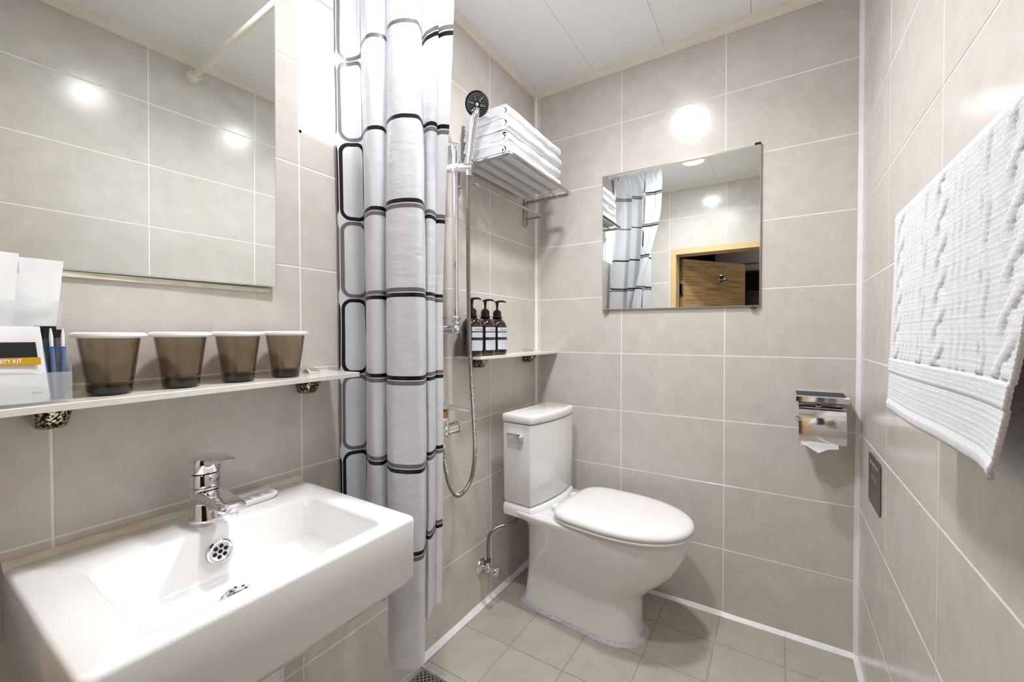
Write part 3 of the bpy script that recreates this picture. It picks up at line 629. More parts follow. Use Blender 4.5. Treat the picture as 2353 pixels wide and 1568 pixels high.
# ------------------------------------------------------------------ toilet (local u along its axis, v across)
tl = thing('toilet', 'white two piece toilet with closed lid in the back corner', 'toilet', (0, -.24, 0), -.08)
def tank_ring(z, grow=0.0, r=.012, front=.222, bow=.022, back=.092, half=.167):
    out = []; b0 = back - grow; h = half + grow; fx = front + grow
    K = 14
    for i in range(K + 1):                       # bowed front from -v to +v
        v = -h + r + (2 * h - 2 * r) * i / K; out.append((fx + bow * (1 - (v / h) ** 2), v, z))
    for i in range(1, 4): a = i / 3 * PI / 2 * .9; out.append((fx + .002 - r * (1 - math.cos(a)), h - r + r * math.sin(a), z))
    for i in range(4): a = PI / 2 + i / 3 * PI / 2; out.append((b0 + r + r * math.cos(a), h - r + r * math.sin(a), z))
    for i in range(4): a = PI + i / 3 * PI / 2; out.append((b0 + r + r * math.cos(a), -h + r + r * math.sin(a), z))
    for i in range(1, 4): a = (1 - i / 4) * PI / 2 * .9; out.append((fx + .002 - r * (1 - math.cos(a)), -h + r - r * math.sin(a), z))
    return out
MB().loft([tank_ring(.428, -.010, bow=.018), tank_ring(.431, -.003, bow=.02), tank_ring(.437, 0), tank_ring(.60, .0015), tank_ring(.744, .002)]).build('tank', M_cer, tl, angle=50)
MB().loft([tank_ring(.7455, -.004), tank_ring(.7475, .003, r=.013), tank_ring(.752, .0055, r=.014), tank_ring(.772, .0055, r=.014), tank_ring(.778, .003, r=.015), tank_ring(.7805, -.004, r=.015)]).build('tank_lid', M_cer, tl, angle=50)
o = MB().loft([circ((.184, -.167, .695), (0, -1, 0), .011, 16), circ((.184, -.177, .695), (0, -1, 0), .011, 16)]).build('flush_handle', M_chrome, tl)
MB().loft([[(x_, y_, z_) for (x_, z_, y_) in rrect(.124, .686, .198, .706, .009, -.176, 4)], [(x_, y_, z_) for (x_, z_, y_) in rrect(.122, .684, .200, .708, .010, -.184, 4)], [(x_, y_, z_) for (x_, z_, y_) in rrect(.127, .689, .194, .703, .007, -.191, 4)]]).build('flush_grip', M_chrome, o)
MB().box((.20, .03, .7806), (.206, .052, .7808)).build('stamped_mark', M_text, tl, smooth=False)
def bowl_ring(z, ur, uf, wd, p=2.3, back_sq=.65, n=56, wb=None, mid=None):
    """egg outline: blunt towards the wall, elliptical at the front"""
    wb = wb if wb is not None else wd; out = []; mid = mid if mid is not None else ur + (uf - ur) * .45
    for k in range(n):
        a = 2 * PI * k / n; c, s = math.cos(a), math.sin(a)
        if c >= 0: out.append((mid + (uf - mid) * abs(c) ** (2 / p), wd * math.copysign(abs(s) ** (2 / p), s), z))
        else:
            e = 2 / 7.0; out.append((mid - (mid - ur) * abs(c) ** e, (wb + (wd - wb) * (1 - abs(c)) ** .8) * math.copysign(abs(s) ** e, s), z))
    return out
B = []
for z, ur, uf, wd, wb, mid, p in ((.001, .125, .594, .103, .100, .45, 2.6), (.012, .128, .592, .100, .097, .45, 2.6), (.06, .133, .591, .096, .094, .45, 2.5), (.10, .138, .592, .096, .092, .44, 2.4), (.125, .141, .594, .098, .092, .43, 2.35), (.142, .143, .597, .103, .092, .43, 2.3), (.16, .145, .606, .110, .093, .42, 2.3), (.18, .147, .620, .118, .094, .42, 2.3),
                              (.21, .150, .651, .129, .096, .42, 2.3), (.24, .152, .684, .140, .100, .43, 2.25), (.27, .154, .708, .150, .104, .44, 2.2), (.30, .157, .726, .158, .108, .45, 2.2), (.335, .158, .741, .167, .118, .46, 2.2), (.36, .150, .748, .172, .132, .46, 2.2), (.372, .128, .751, .174, .150, .46, 2.2), (.380, .098, .752, .175, .162, .46, 2.2), (.390, .088, .753, .177, .168, .46, 2.2), (.400, .086, .753, .178, .170, .46, 2.2), (.405, .088, .751, .176, .168, .46, 2.2)):
    B.append(bowl_ring(z, ur, uf, wd, p, wb=wb, mid=mid))
bo = MB().loft(B).build('bowl', M_cer, tl, angle=80)
MB().loft([tank_ring(.380, -.002, front=.225, bow=.03, half=.170, back=.088), tank_ring(.404, .0, front=.230, bow=.03, half=.169, back=.088), tank_ring(.420, -.001, front=.226, bow=.026, half=.168, back=.089), tank_ring(.4275, -.007, front=.223, bow=.024, half=.168, back=.089)]).build('deck', M_cer, tl, angle=60)
def lid_ring(z, g=0.0): return bowl_ring(z, .300 - g, .768 + g, .187 + g, 2.15, wb=.150 + g, mid=.50)
MB().loft([lid_ring(.4075, -.006), lid_ring(.409, -.002), lid_ring(.417, 0), lid_ring(.4205, -.003)]).build('seat', M_seat, tl, angle=60)
MB().loft([lid_ring(.4212, -.006), lid_ring(.423, 0), lid_ring(.433, .001), lid_ring(.4405, -.004), lid_ring(.446, -.013), lid_ring(.4495, -.030), lid_ring(.4515, -.06), lid_ring(.4522, -.11)]).build('lid', M_seat, tl, angle=80)
for v in (-.075, .075): MB().loft([rrect(.268, v - .018, .306, v + .018, .008, .404), rrect(.268, v - .018, .306, v + .018, .008, .424), rrect(.272, v - .014, .304, v + .014, .006, .428)]).build('hinge', M_seat, tl)
rings = []
for k in range(56):
    a = bowl_ring(.0, .125, .594, .103, 2.6, wb=.100, mid=.45)[k]; c = Vector((.36, 0, 0)); d = (Vector(a) - c).normalized(); j = 1 + .25 * noise.noise(Vector((k * .5, 3, 3)))
    A = Vector(a); A.z = 0; rings.append([A - d * .006 + Vector((0, 0, .010)), A + d * .002 + Vector((0, 0, .009 * j)), A + d * .010 * j + Vector((0, 0, .006)), A + d * .017 * j + Vector((0, 0, .0006)), A - d * .006 + Vector((0, 0, .0006))])
rings.append(rings[0])
MB().loft(rings, False, False).build('sealant', noisy(mat('grey sealant', srgb(186, 188, 196), .4), 60, srgb(168, 170, 180), srgb(206, 207, 212)), tl, angle=60)

# angle valve and supply hose
av = thing('angle_valve', 'chrome angle stop valve low on the left wall beside the toilet', 'valve', (0, -.457, .162))
MB().lathe([(.031, .0005), (.031, .003), (.027, .008), (.014, .011)], (0, 0, 0), (1, 0, 0), 28).build('wall_flange', M_chrome, av)
MB().cyl((.009, 0, 0), (.058, 0, 0), .0085).sphere((.036, 0, 0), .0135).cyl((.036, 0, 0), (.036, 0, .028), .0095).build('valve_body', M_chrome, av)
MB().cyl((.058, 0, 0), (.072, 0, 0), .004).lathe([(.007, .0), (.017, .002), (.018, .006), (.016, .010), (.006, .011)], (.070, 0, 0), (1, 0, 0), 16).build('handwheel', M_chrome, av)
MB().cyl((.036, 0, .026), (.036, 0, .040), .0105, n=6).build('hex_nut', mat('tarnished brass', srgb(120, 96, 74), .3, .9), av)
def ribbed(pts, r, pitch, n=14, amp=.12):
    """corrugated hose: resample the path and modulate the radius"""
    P = smoothpath(pts, 40); L = [0]
    for i in range(1, len(P)): L.append(L[-1] + (P[i] - P[i - 1]).length)
    N = int(L[-1] / pitch * 4); out = []; rr = []; j = 0
    for k in range(N + 1):
        s = L[-1] * k / N
        while j < len(L) - 2 and L[j + 1] < s: j += 1
        t = (s - L[j]) / max(L[j + 1] - L[j], 1e-9); out.append(P[j].lerp(P[j + 1], t)); rr.append(r * (1 - (amp if k % 4 >= 2 else 0)))
    return MB().tube(out, rr, n)
M_braid = mat('braided steel hose', (.42, .41, .40, 1), .3, 1.0)
def braid(m):
    b = m.node_tree.nodes['Principled BSDF']; tc = nd(m, 'ShaderNodeTexCoord'); wv = nd(m, 'ShaderNodeTexWave'); wv.inputs['Scale'].default_value = 60; wv.inputs['Distortion'].default_value = 1.5; wv.bands_direction = 'DIAGONAL'
    r = nd(m, 'ShaderNodeValToRGB'); r.color_ramp.elements[0].color = (.10, .10, .10, 1); r.color_ramp.elements[1].color = (.5, .5, .5, 1)
    lk(m, tc.outputs['Object'], wv.inputs['Vector']); lk(m, wv.outputs['Fac'], r.inputs[0]); lk(m, r.outputs[0], b.inputs['Base Color'])
braid(M_braid)
tag(MB().tube(smoothpath([(.036, -.457, .202), (.036, -.457, .26), (.042, -.455, .30), (.062, -.430, .322), (.085, -.40, .328), (.100, -.37, .332), (.106, -.33, .345)], 10), .0065, 14).build('supply_hose', M_braid), 'braided steel hose curving from the angle valve to behind the toilet', 'hose')

# ------------------------------------------------------------------ shower set
sb = thing('shower_slide_bar', 'vertical chrome shower slide bar on the left wall beside the curtain', 'shower rail', (.055, -.672, 0))
MB().cyl((0, 0, 1.135), (0, 0, 1.70), .0105, n=24).build('bar', M_chrome, sb)
o = MB(); o.tube(smoothpath([(0, 0, 1.69), (0, 0, 1.715), (-.003, -.002, 1.735), (-.014, -.010, 1.742), (-.030, -.022, 1.742), (-.054, -.040, 1.742)], 6), .0155, 18).sphere((-.001, 0, 1.736), .0185); o.build('top_bracket', M_chrome, sb, angle=60)
o = MB(); o.lathe([(.0135, 0), (.0165, .002), (.0165, .010), (.0135, .013)], (0, 0, 1.142)).lathe([(.012, 0), (.014, .003), (.014, .016), (.011, .02)], (0, 0, 1.120)).sphere((0, 0, 1.108), .0195).cyl((0, 0, 1.108), (-.054, -.030, 1.108), .0165, n=24)
o.build('bottom_bracket', M_chrome, sb, angle=60)
MB().box((-.054, -.060, 1.144), (0, -.045, 1.152)).box((-.02, -.06, 1.144), (.0, .0, 1.150)).build('soap_bracket', mat('clear grey plastic', srgb(190, 192, 196), .1, 0.0, Alpha=.7), sb, smooth=False)
o = MB(); ax_ = Vector((.045, .012, 0)).normalized(); o.cyl(-ax_ * .034 + Vector((0, 0, 1.672)), ax_ * .068 + Vector((0, 0, 1.660)), .0165, n=28).cyl((0, 0, 1.650), (0, 0, 1.69), .0155, n=24).lathe([(.0175, 0), (.0175, .008)], ax_ * .01 + Vector((0, 0, 1.669)), ax_, 28)
o.build('slider', M_chrome, sb, angle=50)
# hand shower
hp = Vector((.104, -.660, 1.645)); hc = Vector((.135, -.652, 1.872)); hn = Vector((.86, -1.12, -.92)).normalized()
hs = thing('hand_shower', 'chrome hand shower with round black face held in the slide bar', 'shower head', hp)
back = hc - hn * .012 - hp
MB().tube(smoothpath([(0, 0, -.012), (.003, 0, .03), (.010, .001, .09), (.018, .003, .15), (.024, .005, .185), back - Vector((0, 0, .022))], 8), [.0105] * 8 + [.0115] * 8 + [.012] * 8 + [.012] * 8 + [.0125] * 8 + [.012], 20).build('handle', M_chrome, hs, angle=60)
hcl = hc - hp
hd = MB().lathe([(.012, -.030), (.030, -.026), (.039, -.018), (.0425, -.008), (.0425, 0), (.0405, .003), (.0375, .003), (.037, .001)], hcl, hn, 44, c1=False).build('head', M_chrome, hs, angle=50)
fa = MB().lathe([(.0375, -.002), (.0375, .0015), (.036, .0025), (.001, .0028)], hcl, hn, 44).build('spray_face', M_rubber, hs, angle=50)
mb = MB(); u_ = hn.cross(Vector((0, 0, 1))).normalized(); v_ = u_.cross(hn)
for ring, (rad, cnt) in enumerate(((.013, 12), (.019, 18), (.0255, 24), (.0320, 30))):
    for k in range(cnt):
        a = 2 * PI * k / cnt
        if ring < 3 and abs(((a + .3) % (PI / 3)) - PI / 6) < (.17 - .03 * ring): continue
        c = hcl + hn * .0026 + (u_ * math.cos(a) + v_ * math.sin(a)) * rad
        mb.loft([circ(c, hn, .0012, 6), circ(c + hn * .0012, hn, .0009, 6)])
mb.cyl(hcl + hn * .0026, hcl + hn * .0045, .0055, n=18)
o = mb.build('nozzles', mat('pale silicone', srgb(205, 206, 210), .3), fa); o['kind'] = 'stuff'
for k in range(6):
    a = k * PI / 3 + .224; d = u_ * math.cos(a) + v_ * math.sin(a)
    MB().tube([hcl + hn * .003 + d * .012, hcl + hn * .003 + d * .029], .0016, 8).build('spray_rib', M_chrome, fa)
tag(ribbed([(.104, -.660, 1.632), (.101, -.660, 1.60), (.10, -.659, 1.42), (.10, -.657, 1.195), (.10, -.647, .969), (.10, -.633, .815), (.10, -.625, .675), (.10, -.645, .590), (.10, -.686, .555), (.10, -.727, .557), (.10, -.762, .605), (.098, -.780, .675), (.089, -.782, .722)],   .0074, .0046, 14, .16).build('shower_hose', M_hose, angle=30), 'long flexible steel shower hose looping from hand shower down to the mixer', 'hose')
mxr = thing('shower_mixer', 'chrome wall mounted shower mixer with orange tape, half behind the curtain', 'shower mixer', (0, -.755, .772))
mb = MB(); mb.cyl((.062, -.075, 0), (.062, .070, 0), .0205, n=28).cyl((.062, .068, 0), (.062, .076, 0), .0225, n=28).sphere((.066, -.01, .004), .030, 20)
mb.lathe([(.024, 0), (.0265, .006), (.0265, .030), (.024, .036)], (.07, -.012, .012)); mb.build('mixer_body', M_chrome, mxr, angle=50)
for yy in (-.06, .055):
    MB().lathe([(.028, .0008), (.028, .006), (.020, .010), (.014, .012), (.014, .040)], (0, yy, -.002), (1, 0, 0), 28).cyl((.036, yy, -.002), (.052, yy, 0), .0155, n=8).build('wall_union', M_chrome, mxr, angle=50)
MB().lathe([(.0245, 0), (.0245, .024)], (.07, -.012, .0485), (0, 0, 1), 32).build('tape_collar', M_orange, mxr)
lv = MB(); dv = Vector((.075, .048, 0)).normalized(); sd_ = Vector((-dv.y, dv.x, 0)); o0 = Vector((.07, -.012, .0735))
def lbar(s, z, wd, th):
    th = th * 1.35; return [o0 + dv * s + sd_ * a + Vector((0, 0, z + b)) for a, b in ((-wd, 0), (-wd * .7, th), (wd * .7, th), (wd, 0), (wd * .7, -th * .3), (-wd * .7, -th * .3))]
lv.loft([lbar(-.026, .003, .016, .006), lbar(-.01, .004, .024, .011), lbar(.02, .005, .023, .010), lbar(.055, .001, .017, .006), lbar(.085, -.004, .012, .004), lbar(.092, -.005, .007, .002)]); lv.build('lever', M_chrome, mxr, angle=50)
MB().lathe([(.012, 0), (.012, -.016), (.0105, -.03), (.009, -.034)], (.088, -.027, -.014)).build('hose_outlet', M_chrome, mxr)

# ------------------------------------------------------------------ towel rack and folded towels
RZ = 1.703; RY0, RY1 = -.604, -.110; RX = .236
tk = thing('towel_rack', 'stainless steel towel rack with slats and lower bar in the back corner', 'towel rack', (0, 0, 0))
def rack_loop(z, x1, y0, y1, r=.030, xb=.012):
    pts = [(xb, y0, z)]
    for k in range(9): a = k / 8 * PI / 2; pts.append((x1 - r + r * math.sin(a), y0 + r - r * math.cos(a), z))
    for k in range(9): a = k / 8 * PI / 2; pts.append((x1 - r + r * math.cos(a), y1 - r + r * math.sin(a), z))
    pts.append((xb, y1, z)); return pts
MB().tube(rack_loop(RZ, RX, RY0, RY1), .0075, 16).build('outer_frame', M_steel, tk, angle=60)
for x in (.066, .120, .174): MB().cyl((x, RY0, RZ), (x, RY1, RZ), .0042, n=12).build('slat', M_steel, tk)
MB().tube(rack_loop(1.627, .092, RY0, RY1, .022), .0055, 14).build('lower_bar', M_steel, tk, angle=60)
for y in (RY0, RY1):
    rr = []
    for x, g in ((.0008, 0), (.008, 0), (.012, .003)):
        rr.append([(x, a, b) for a, b, c in rrect(y - .014 + g, 1.592 + g, y + .014 - g, 1.722 - g, .013, 0, 6)])
    MB().loft(rr).build('wall_plate', M_steel, tk, angle=50)
def folded_towel(z0, x1, y0, y1, th, seed):
    """cross-section of a folded bath towel extruded along y, ends slightly uneven"""
    t4 = th / 4.0; hl = t4 * .50; path = []
    def U_(zc, r, xe, side):
        return [(xe + side * r * math.cos(a), zc + r * math.sin(a)) for a in [(-PI / 2 + PI * k / 8) for k in range(9)]]
    xb = .016
    # outer layer wraps the inner ones at the front (+x)
    path += [(xb, t4 * .5), (x1 * .5, t4 * .5)] + [(x1 - th * .45 + th * .45 * math.cos(a) * .95, th / 2 + (th / 2 - t4 * .5) * math.sin(a)) for a in [(-PI / 2 + PI * k / 12) for k in range(13)]] + [(x1 * .5, th - t4 * .5), (xb + .012, th - t4 * .5)]
    path2 = [(xb + .004, t4 * 1.5), (x1 * .5, t4 * 1.5), (x1 - th * .56, t4 * 1.5)] + [(x1 - th * .56 + t4 * .55 * math.cos(a), th / 2 + t4 * .5 * math.sin(a)) for a in [(-PI / 2 + PI * k / 6) for k in range(7)]] + [(x1 * .5, t4 * 2.5), (xb + .006, t4 * 2.5)]
    out = MB(); K = 44
    for pi_, P in enumerate((path, path2)):
        P = [Vector((a, 0, b)) for a, b in P]; P = smoothpath(P, 4); outline = []
        nn = []
        for i in range(len(P)):
            tg = (P[min(i + 1, len(P) - 1)] - P[max(i - 1, 0)]).normalized(); nn.append(Vector((-tg.z, 0, tg.x)))
        outline = [P[i] + nn[i] * hl for i in range(len(P))] + [P[i] - nn[i] * hl for i in range(len(P) - 1, -1, -1)]
        rings = []
        for k in range(K + 1):
            t = k / K; y = y0 + (y1 - y0) * t; e = 1 - .10 * max(0, 1 - min(t, 1 - t) / .03) ; ring = []
            for q_ in outline:
                n1 = noise.noise(Vector((q_.x * 30, y * 16, seed * 7 + q_.z * 40))); n2 = noise.noise(Vector((q_.x * 80, y * 60, seed * 3 + q_.z * 90)))
                ex = (q_.x / x1) ** 2
                ring.append(Vector((q_.x + (.0035 * n1 + .0012 * n2) * ex, y + .006 * noise.noise(Vector((q_.x * 25, q_.z * 90, seed))) * (1 if t in (0, 1) else 0), z0 + q_.z * (1 + .0) + (.0018 * n1 + .0008 * n2))))
            rings.append(ring)
        out.loft(rings)
    return out.build('folded_towel', M_towel, angle=75)
specs = [(.212, -.580, -.170, 'white folded towel at the bottom of the stack on the rack'), (.209, -.577, -.166, 'white folded towel, second from the bottom of the stack'), (.212, -.578, -.163, 'white folded towel, second from the top of the stack'), (.209, -.572, -.160, 'white folded towel on top of the stack on the rack')]
z = RZ + .0085
for k, (x1, a, b, l) in enumerate(specs):
    tag(folded_towel(z, x1, a, b, .044, k + 1), l, 'towel', 'folded towels on the rack'); z += .0455

# ------------------------------------------------------------------ pump bottles
def wrapped_text(body, size, r, a0, z, width=None):
    vs, fs = text_mb(body, size * (1.6 if body.startswith('-') else 1), width); mn = min(v.x for v in vs)
    return [((r) * math.cos(a0 + (v.x - mn) / r), (r) * math.sin(a0 + (v.x - mn) / r), z + v.y) for v in vs], fs
M_label = mat('pale label', srgb(214, 220, 232), .4)
def bottle(label, word, loc):
    t = thing('pump_bottle', label, 'bottle', loc, group=None); r = .0385
    MB().lathe([(.032, 0), (.0365, .003), (r, .010), (r, .104), (.0375, .114), (.033, .125), (.026, .134), (.0195, .139), (.0175, .142), (.0175, .146)], n=40).build('bottle_body', M_amber, t, angle=60)
    MB().lathe([(.0215, .1445), (.0215, .1475)], n=32).lathe([(.0165, .148), (.0165, .168), (.0155, .169), (.012, .1692), (.012, .174), (.0105, .1745)], n=32).build('collar', M_black, t)
    p = MB().lathe([(.0052, .174), (.0040, .185), (.0062, .202), (.0072, .205), (.0072, .207)], n=20); p.build('pump_stem', M_black, t)
    MB().tube(smoothpath([(-.011, 0, .2065), (0, 0, .2085), (.018, 0, .209), (.033, 0, .2075), (.040, 0, .203)], 5), [.003] * 5 + [.0042] * 5 + [.0038] * 5 + [.003] * 5 + [.0024], 10).build('pump_nozzle', M_black, t)
    A0, A1 = math.radians(-52), math.radians(60)
    def band(z0, z1, m, nm, rr=.0003):
        K = 20; vs = []; 
        for k in range(K + 1):
            a = A0 + (A1 - A0) * k / K; vs += [((r + rr) * math.cos(a), (r + rr) * math.sin(a), z0), ((r + rr) * math.cos(a), (r + rr) * math.sin(a), z1)]
        return MB().add(vs, [(2 * k, 2 * k + 2, 2 * k + 3, 2 * k + 1) for k in range(K)]).build(nm, m, t)
    lb = band(.021, .106, M_label, 'label')
    for z0, z1 in ((.0865, .0905), (.058, .0685)): band(z0, z1, M_tblack, 'label_band', .0005)
    a0 = A0 + .30; rr = r + .0008; mb = MB(); mb.add(*wrapped_text(word, .0115, rr, a0, .098)); 
    for z in (.082, .078, .0745): mb.add(*wrapped_text('-- --- ---- --- -----', .0026, rr, a0, z, .040))
    for z in (.052, .048, .044, .036, .027): mb.add(*wrapped_text('--- ---- --- -- -----', .0026, rr, a0, z, .040))
    mb.build('lettering', M_text, t, smooth=False)
    mb = MB()
    for z in (.0655, .061): mb.add(*wrapped_text('---- --- ----- ---', .0026, rr, a0, z, .038))
    mb.add(*wrapped_text('--- ----', .003, rr, a0, .0885, .022)); mb.build('white_lettering', M_signp, t, smooth=False)
    return t
bottle('brown pump bottle with a white Shampoo label, behind the shower hose', 'Shampoo', (.062, -.590, 1.0127))
bottle('brown pump bottle with a white Conditioner label, middle of the three', 'Conditioner', (.062, -.508, 1.0127))
bottle('brown pump bottle with a white Body wash label, nearest the corner', 'Body wash', (.062, -.428, 1.0127))

# ------------------------------------------------------------------ toilet paper holder
tp = thing('toilet_paper_holder', 'chrome toilet paper holder with tray top on the back wall', 'paper holder', (0, 0, 0))
xa, xb_ = 1.062, 1.188
MB().box((xa + .004, -.004, .775), (xb_ - .004, -.0008, .885), ch=.001).build('back_plate', M_chrome, tp)
mb = MB(); mb.loft([[(x, y, z) for (y, z) in ((-.001, .880), (-.001, .890), (-.092, .886), (-.098, .882), (-.100, .866), (-.096, .866), (-.094, .878), (-.090, .880))] for x in (xa - .008, xb_ + .008)]); mb.build('tray_top', M_chrome, tp, smooth=False)
mb = MB()
for k in range(14): yy = -.010 - k * .0058; mb.box((xa - .006, yy - .0040, .8885 - k * .0002), (xb_ + .0, yy, .8915 - k * .0002))
mb.build('ribbed_mat', mat('grey rubber mat', srgb(70, 70, 74), .5), tp, smooth=False)
# curved cover
mb = MB(); outl = []
prof = [(-.046, .858), (-.072, .852), (-.090, .838), (-.102, .815), (-.108, .790), (-.109, .765), (-.106, .742), (-.102, .732)]
prof = smoothpath([(0, a, b) for a, b in prof], 5)
rings = []
for x in (xa, xa + .0006, xb_ - .0006, xb_):
    rings.append([Vector((x, p.y, p.z)) for p in prof] + [Vector((x, p.y + .0014, p.z + .0003)) for p in reversed(prof)])
mb.loft(rings); mb.build('cover', M_chrome, tp, angle=50)
MB().cyl((xa, -.048, .862), (xb_, -.048, .862), .005, n=14).sphere((1.118, -.066, .866), .009).build('cover_hinge', M_chrome, tp)
MB().tube(smoothpath([(xa + .004, -.003, .80), (xa - .006, -.02, .80), (xa - .008, -.045, .798), (xa - .004, -.056, .797), (xa + .02, -.056, .797)], 5), .003, 10).cyl((xa, -.056, .797), (xb_ - .01, -.056, .797), .004, n=12).build('roll_arm', M_chrome, tp)
rl = thing('toilet_paper_roll', 'white toilet paper roll under the chrome cover with folded pointed end', 'toilet paper', (1.118, -.056, .797))
MB().lathe([(.020, -.052), (.044, -.052), (.0445, -.050), (.0445, .050), (.044, .052), (.020, .052)], (0, 0, 0), (1, 0, 0), 36, c0=False, c1=False).lathe([(.020, -.052), (.020, .052)], (0, 0, 0), (1, 0, 0), 24, c0=False, c1=False).build('roll', M_paper, rl)
sh = MB().add([(-.050, -.0455, .0), (.050, -.0455, .0), (.050, -.0475, -.078), (.022, -.0485, -.082), (-.003, -.052, -.096), (-.034, -.049, -.0775), (-.050, -.0475, -.074)], [(0, 1, 2, 3, 4, 5, 6)]).build('loose_sheet', M_paper, rl, smooth=False)

# ------------------------------------------------------------------ sign on the right wall
sg = thing('notice_sign', 'dark rounded notice plate with pale print low on the right wall', 'sign', (W - .001, -.262, .672))
Ms = Matrix(((0, 0, -1, 0), (-1, 0, 0, 0), (0, 1, 0, 0), (0, 0, 0, 1)))     # local x runs away from the corner, y up, z into the room
rr = [[(x, y, z) for x, y, z in rrect(-.082, -.071, .082, .071, .010, zz)] for zz in (0, .0016)]
MB().loft(rr, M=Ms).build('plate', M_sign, sg, smooth=False)
for i, (txt, sz, x0, wd, y) in enumerate((('IIII IIIIII IIII', .013, -.058, .108, .048), ('---- ---', .005, -.030, .05, .035))):
    vs, fs = text_mb(txt, sz, wd, thick=.0005); mn = min(v.x for v in vs); MB().add([(v.x - mn + x0, v.y + y, .0019) for v in vs], fs, M=Ms).build('heading', M_signp, sg, smooth=False)
mb = MB()
for x, y in ((-.022, .012), (.018, .012)):
    for k in range(18):
        a, b = 2 * PI * k / 18, 2 * PI * (k + 1) / 18
        mb.add([(x + math.cos(a) * .010, y + math.sin(a) * .010, .0019), (x + math.cos(b) * .010, y + math.sin(b) * .010, .0019), (x + math.cos(b) * .0090, y + math.sin(b) * .0090, .0019), (x + math.cos(a) * .009, y + math.sin(a) * .009, .0019)], [(0, 1, 2, 3)], M=Ms)
    mb.box((x - .003, y - .006, .0018), (x + .003, y + .004, .002), M=Ms)
mb.build('pictogram', M_signp, sg, smooth=False)
for k, (y, x0, x1, m_) in enumerate(((-.010, -.030, .030, M_signr), (-.018, -.034, .030, M_signp), (-.027, -.030, .032, M_signp), (-.034, -.026, .034, M_signp), (-.041, -.022, .034, M_signp), (-.050, -.040, .036, M_signp), (-.060, -.016, .014, M_signr))):
    vs, fs = text_mb('--- ---- -- ----- ---', .0042, x1 - x0); mn = min(v.x for v in vs); MB().add([(v.x - mn + x0, v.y + y, .0019) for v in vs], fs, M=Ms).build('print_line', m_, sg, smooth=False)

# ------------------------------------------------------------------ towel bar and hanging hand towel
tb = thing('towel_bar', 'square chrome towel bar on the right wall under the hanging towel', 'towel bar', (0, 0, 0))
BX, BZ = W - .052, 1.281
MB().cyl((BX, -1.42, BZ), (BX, -.835, BZ), .008, n=20).build('bar', M_chrome, tb)
for y in (-.835, -1.42):
    MB().loft([circ((W - .0008, y, BZ), (1, 0, 0), .017, 4), circ((W - .008, y, BZ), (1, 0, 0), .017, 4), circ((W - .009, y, BZ), (1, 0, 0), .013, 4), circ((BX - .008, y, BZ), (1, 0, 0), .013, 4), circ((BX - .013, y, BZ), (1, 0, 0), .008, 4)]).build('post', M_chrome, tb, smooth=False)
def knit(u, v):
    """relief (mm) of the cable-knit pattern; u across in m, v down in m"""
    if v > .335 or v < -.34: return 0
    a = abs(v)
    if .232 < a < .252: return 1.6
    if a >= .228: return 0
    k = u / .064; c = math.floor(k); f = k - c; h = 0
    ph = a * 2 * PI / .085 + c * 1.9
    if c % 3 == 0:                                     # twisted cable of two strands
        for s in (0, PI):
            x = .5 + .26 * math.sin(ph + s); d = abs(f - x) / .16
            if d < 1: h = max(h, 3.4 * math.sqrt(1 - d * d) * (.72 + .28 * math.cos(ph + s)))
    elif c % 3 == 1:                                   # bobbles and diamonds
        x = .5 + .3 * abs(((a / .07) % 2) - 1) * 1.0 - .15
        for xx in (x, 1 - x):
            d = abs(f - xx) / .10
            if d < 1: h = max(h, 2.6 * math.sqrt(1 - d * d))
    else:
        for xx in (.2, .5, .8):
            d = abs(f - xx - .04 * math.sin(ph * 2)) / .11
            if d < 1: h = max(h, 1.3 * (1 - d * d))
    return h
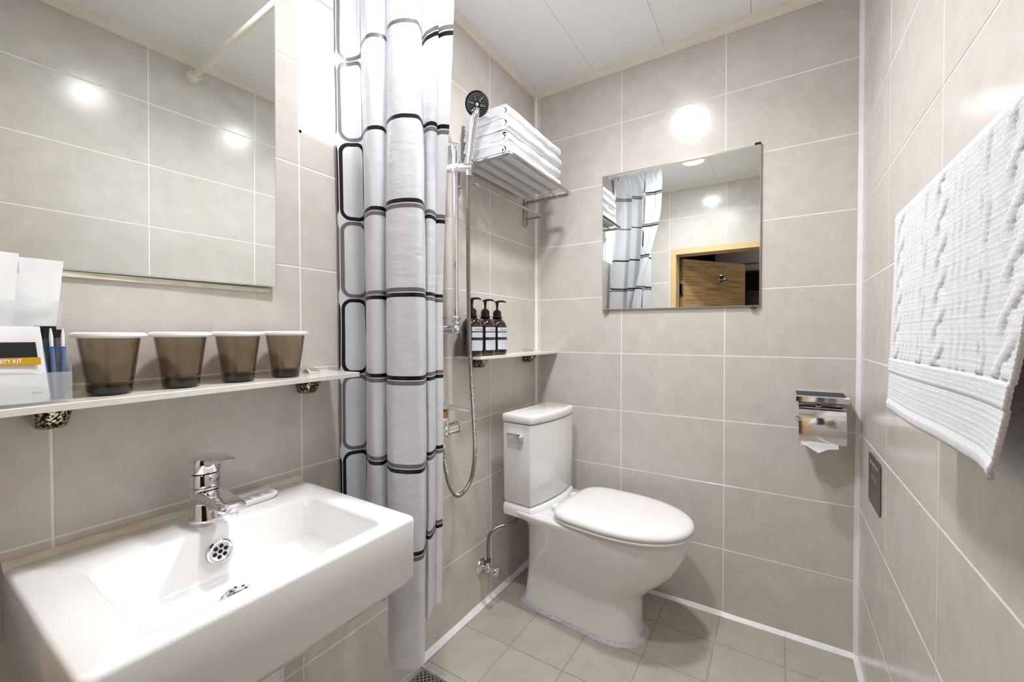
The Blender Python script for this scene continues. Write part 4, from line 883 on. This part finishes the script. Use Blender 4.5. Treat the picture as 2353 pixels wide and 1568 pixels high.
def hanging_towel():
    y0, y1 = -.855, -1.312; nu, nv = 220, 330; rad = .014; Lf, Lb = .315, .337
    total = Lf + Lb + PI * rad; vs = []; outer = []; inner = []
    for j in range(nv + 1):
        s = total * j / nv
        if s < Lf: v = Lf - s; side = 1
        elif s < Lf + PI * rad: v = 0; side = 0
        else: v = s - Lf - PI * rad; side = -1
        for i in range(nu + 1):
            u = i / nu; y = y0 + (y1 - y0) * u
            if side == 1: p = Vector((BX - rad, y, BZ - v)); n = Vector((-1, 0, 0))
            elif side == 0:
                a = (s - Lf) / rad; p = Vector((BX - rad * math.cos(a), y, BZ + rad * math.sin(a))); n = Vector((-math.cos(a), 0, math.sin(a)))
            else: p = Vector((BX + rad, y, BZ - v)); n = Vector((1, 0, 0))
            fo = (v / .33) ** 1.5
            if side == 1:
                p.x += -.004 * math.sin(u * 5.2 + .6) * fo - .006 * fo + .003 * noise.noise(Vector((u * 4, v * 6, 3))) * fo; 
                h = knit((1 - u) * .457, v) * .00075 + .00035 * math.sin(v * 2 * PI / .0034) 
                p += n * h
                if v > .30: p += n * .0016 * math.sin((v - .30) / .015 * PI)
            elif side == -1:
                p.x = min(p.x + .003 * math.sin(u * 6) * fo, W - .008)
                if v > Lb - .02: p.z -= 0
            k = max(0, (v - .12) / .21); 
            if u > .75: 
                e = (u - .75) / .25; p.y += .040 * e * k ** 1.6; p.x += -.010 * e * e * k
            p.y += .0012 * noise.noise(Vector((u * 3, v * 25, 8)))
            if side == -1 and u < .1: p.y -= (.1 - u) * .15 * k
            vs.append(p - n * 0)
    n_ = nu + 1
    fs = [(j * n_ + i, j * n_ + i + 1, (j + 1) * n_ + i + 1, (j + 1) * n_ + i) for j in range(nv) for i in range(nu)]
    me = bpy.data.meshes.new('hand_towel'); me.from_pydata([tuple(v) for v in vs], [], fs)
    for p in me.polygons: p.use_smooth = True
    me.materials.append(M_towel); o = bpy.data.objects.new('hand_towel', me); COL.objects.link(o)
    md = o.modifiers.new('thick', 'SOLIDIFY'); md.thickness = .004; md.offset = -1 if False else 1
    return o
tag(hanging_towel(), 'white cable knit hand towel hanging over the bar on the right wall', 'towel')

# ------------------------------------------------------------------ floor drain grate
fd = thing('floor_drain', 'square steel floor drain grate by the left wall near the shower', 'drain', (.104, -.887, -.001))
h_ = .075
MB().box((-h_, -h_, -.0004), (h_, h_, .0004)).build('drain_well', M_dark, fd, smooth=False)
mb = MB(); e = .0075
for a, b in (((-h_, -h_, .0005), (h_, -h_ + e, .0032)), ((-h_, h_ - e, .0005), (h_, h_, .0032)), ((-h_, -h_ + e, .0005), (-h_ + e, h_ - e, .0032)), ((h_ - e, -h_ + e, .0005), (h_, h_ - e, .0032))): mb.box(a, b)
mb.build('grate_frame', M_steel, fd, smooth=False)
mb = MB(); inn_ = h_ - e; st = .0168
def strip(p, q, wd, z0, z1):
    p = Vector(p); q = Vector(q); d = (q - p).normalized(); s = Vector((-d.y, d.x)) * wd / 2
    mb.add([(a.x, a.y, z) for z in (z0, z1) for a in (p - s, q - s, q + s, p + s)], [(0, 3, 2, 1), (4, 5, 6, 7), (0, 1, 5, 4), (1, 2, 6, 5), (2, 3, 7, 6), (3, 0, 4, 7)])
for k in range(-8, 9):
    c = k * st
    lo, hi = max(-inn_, -inn_ - c), min(inn_, inn_ - c)
    if hi - lo > .004: strip((lo, lo + c), (hi, hi + c), .0052, .0008, .0028); strip((lo, -(lo + c)), (hi, -(hi + c)), .0052, .0009, .0029)
mb.build('lattice', M_steel, fd, smooth=False)
MB().box((-h_ - .012, h_ + .0005, .0012), (h_, h_ + .010, .0036), ch=.001).build('sealant', noisy(mat('drain sealant', srgb(176, 180, 190), .4), 70, srgb(150, 153, 164), srgb(200, 203, 210)), fd)

for o in bpy.data.objects:                                # print too small to pick apart letter by letter
    if o.name.split('.')[0] in ('lettering', 'white_lettering', 'heading', 'print_line', 'pictogram', 'mark', 'stamped_mark'): o['kind'] = 'stuff'
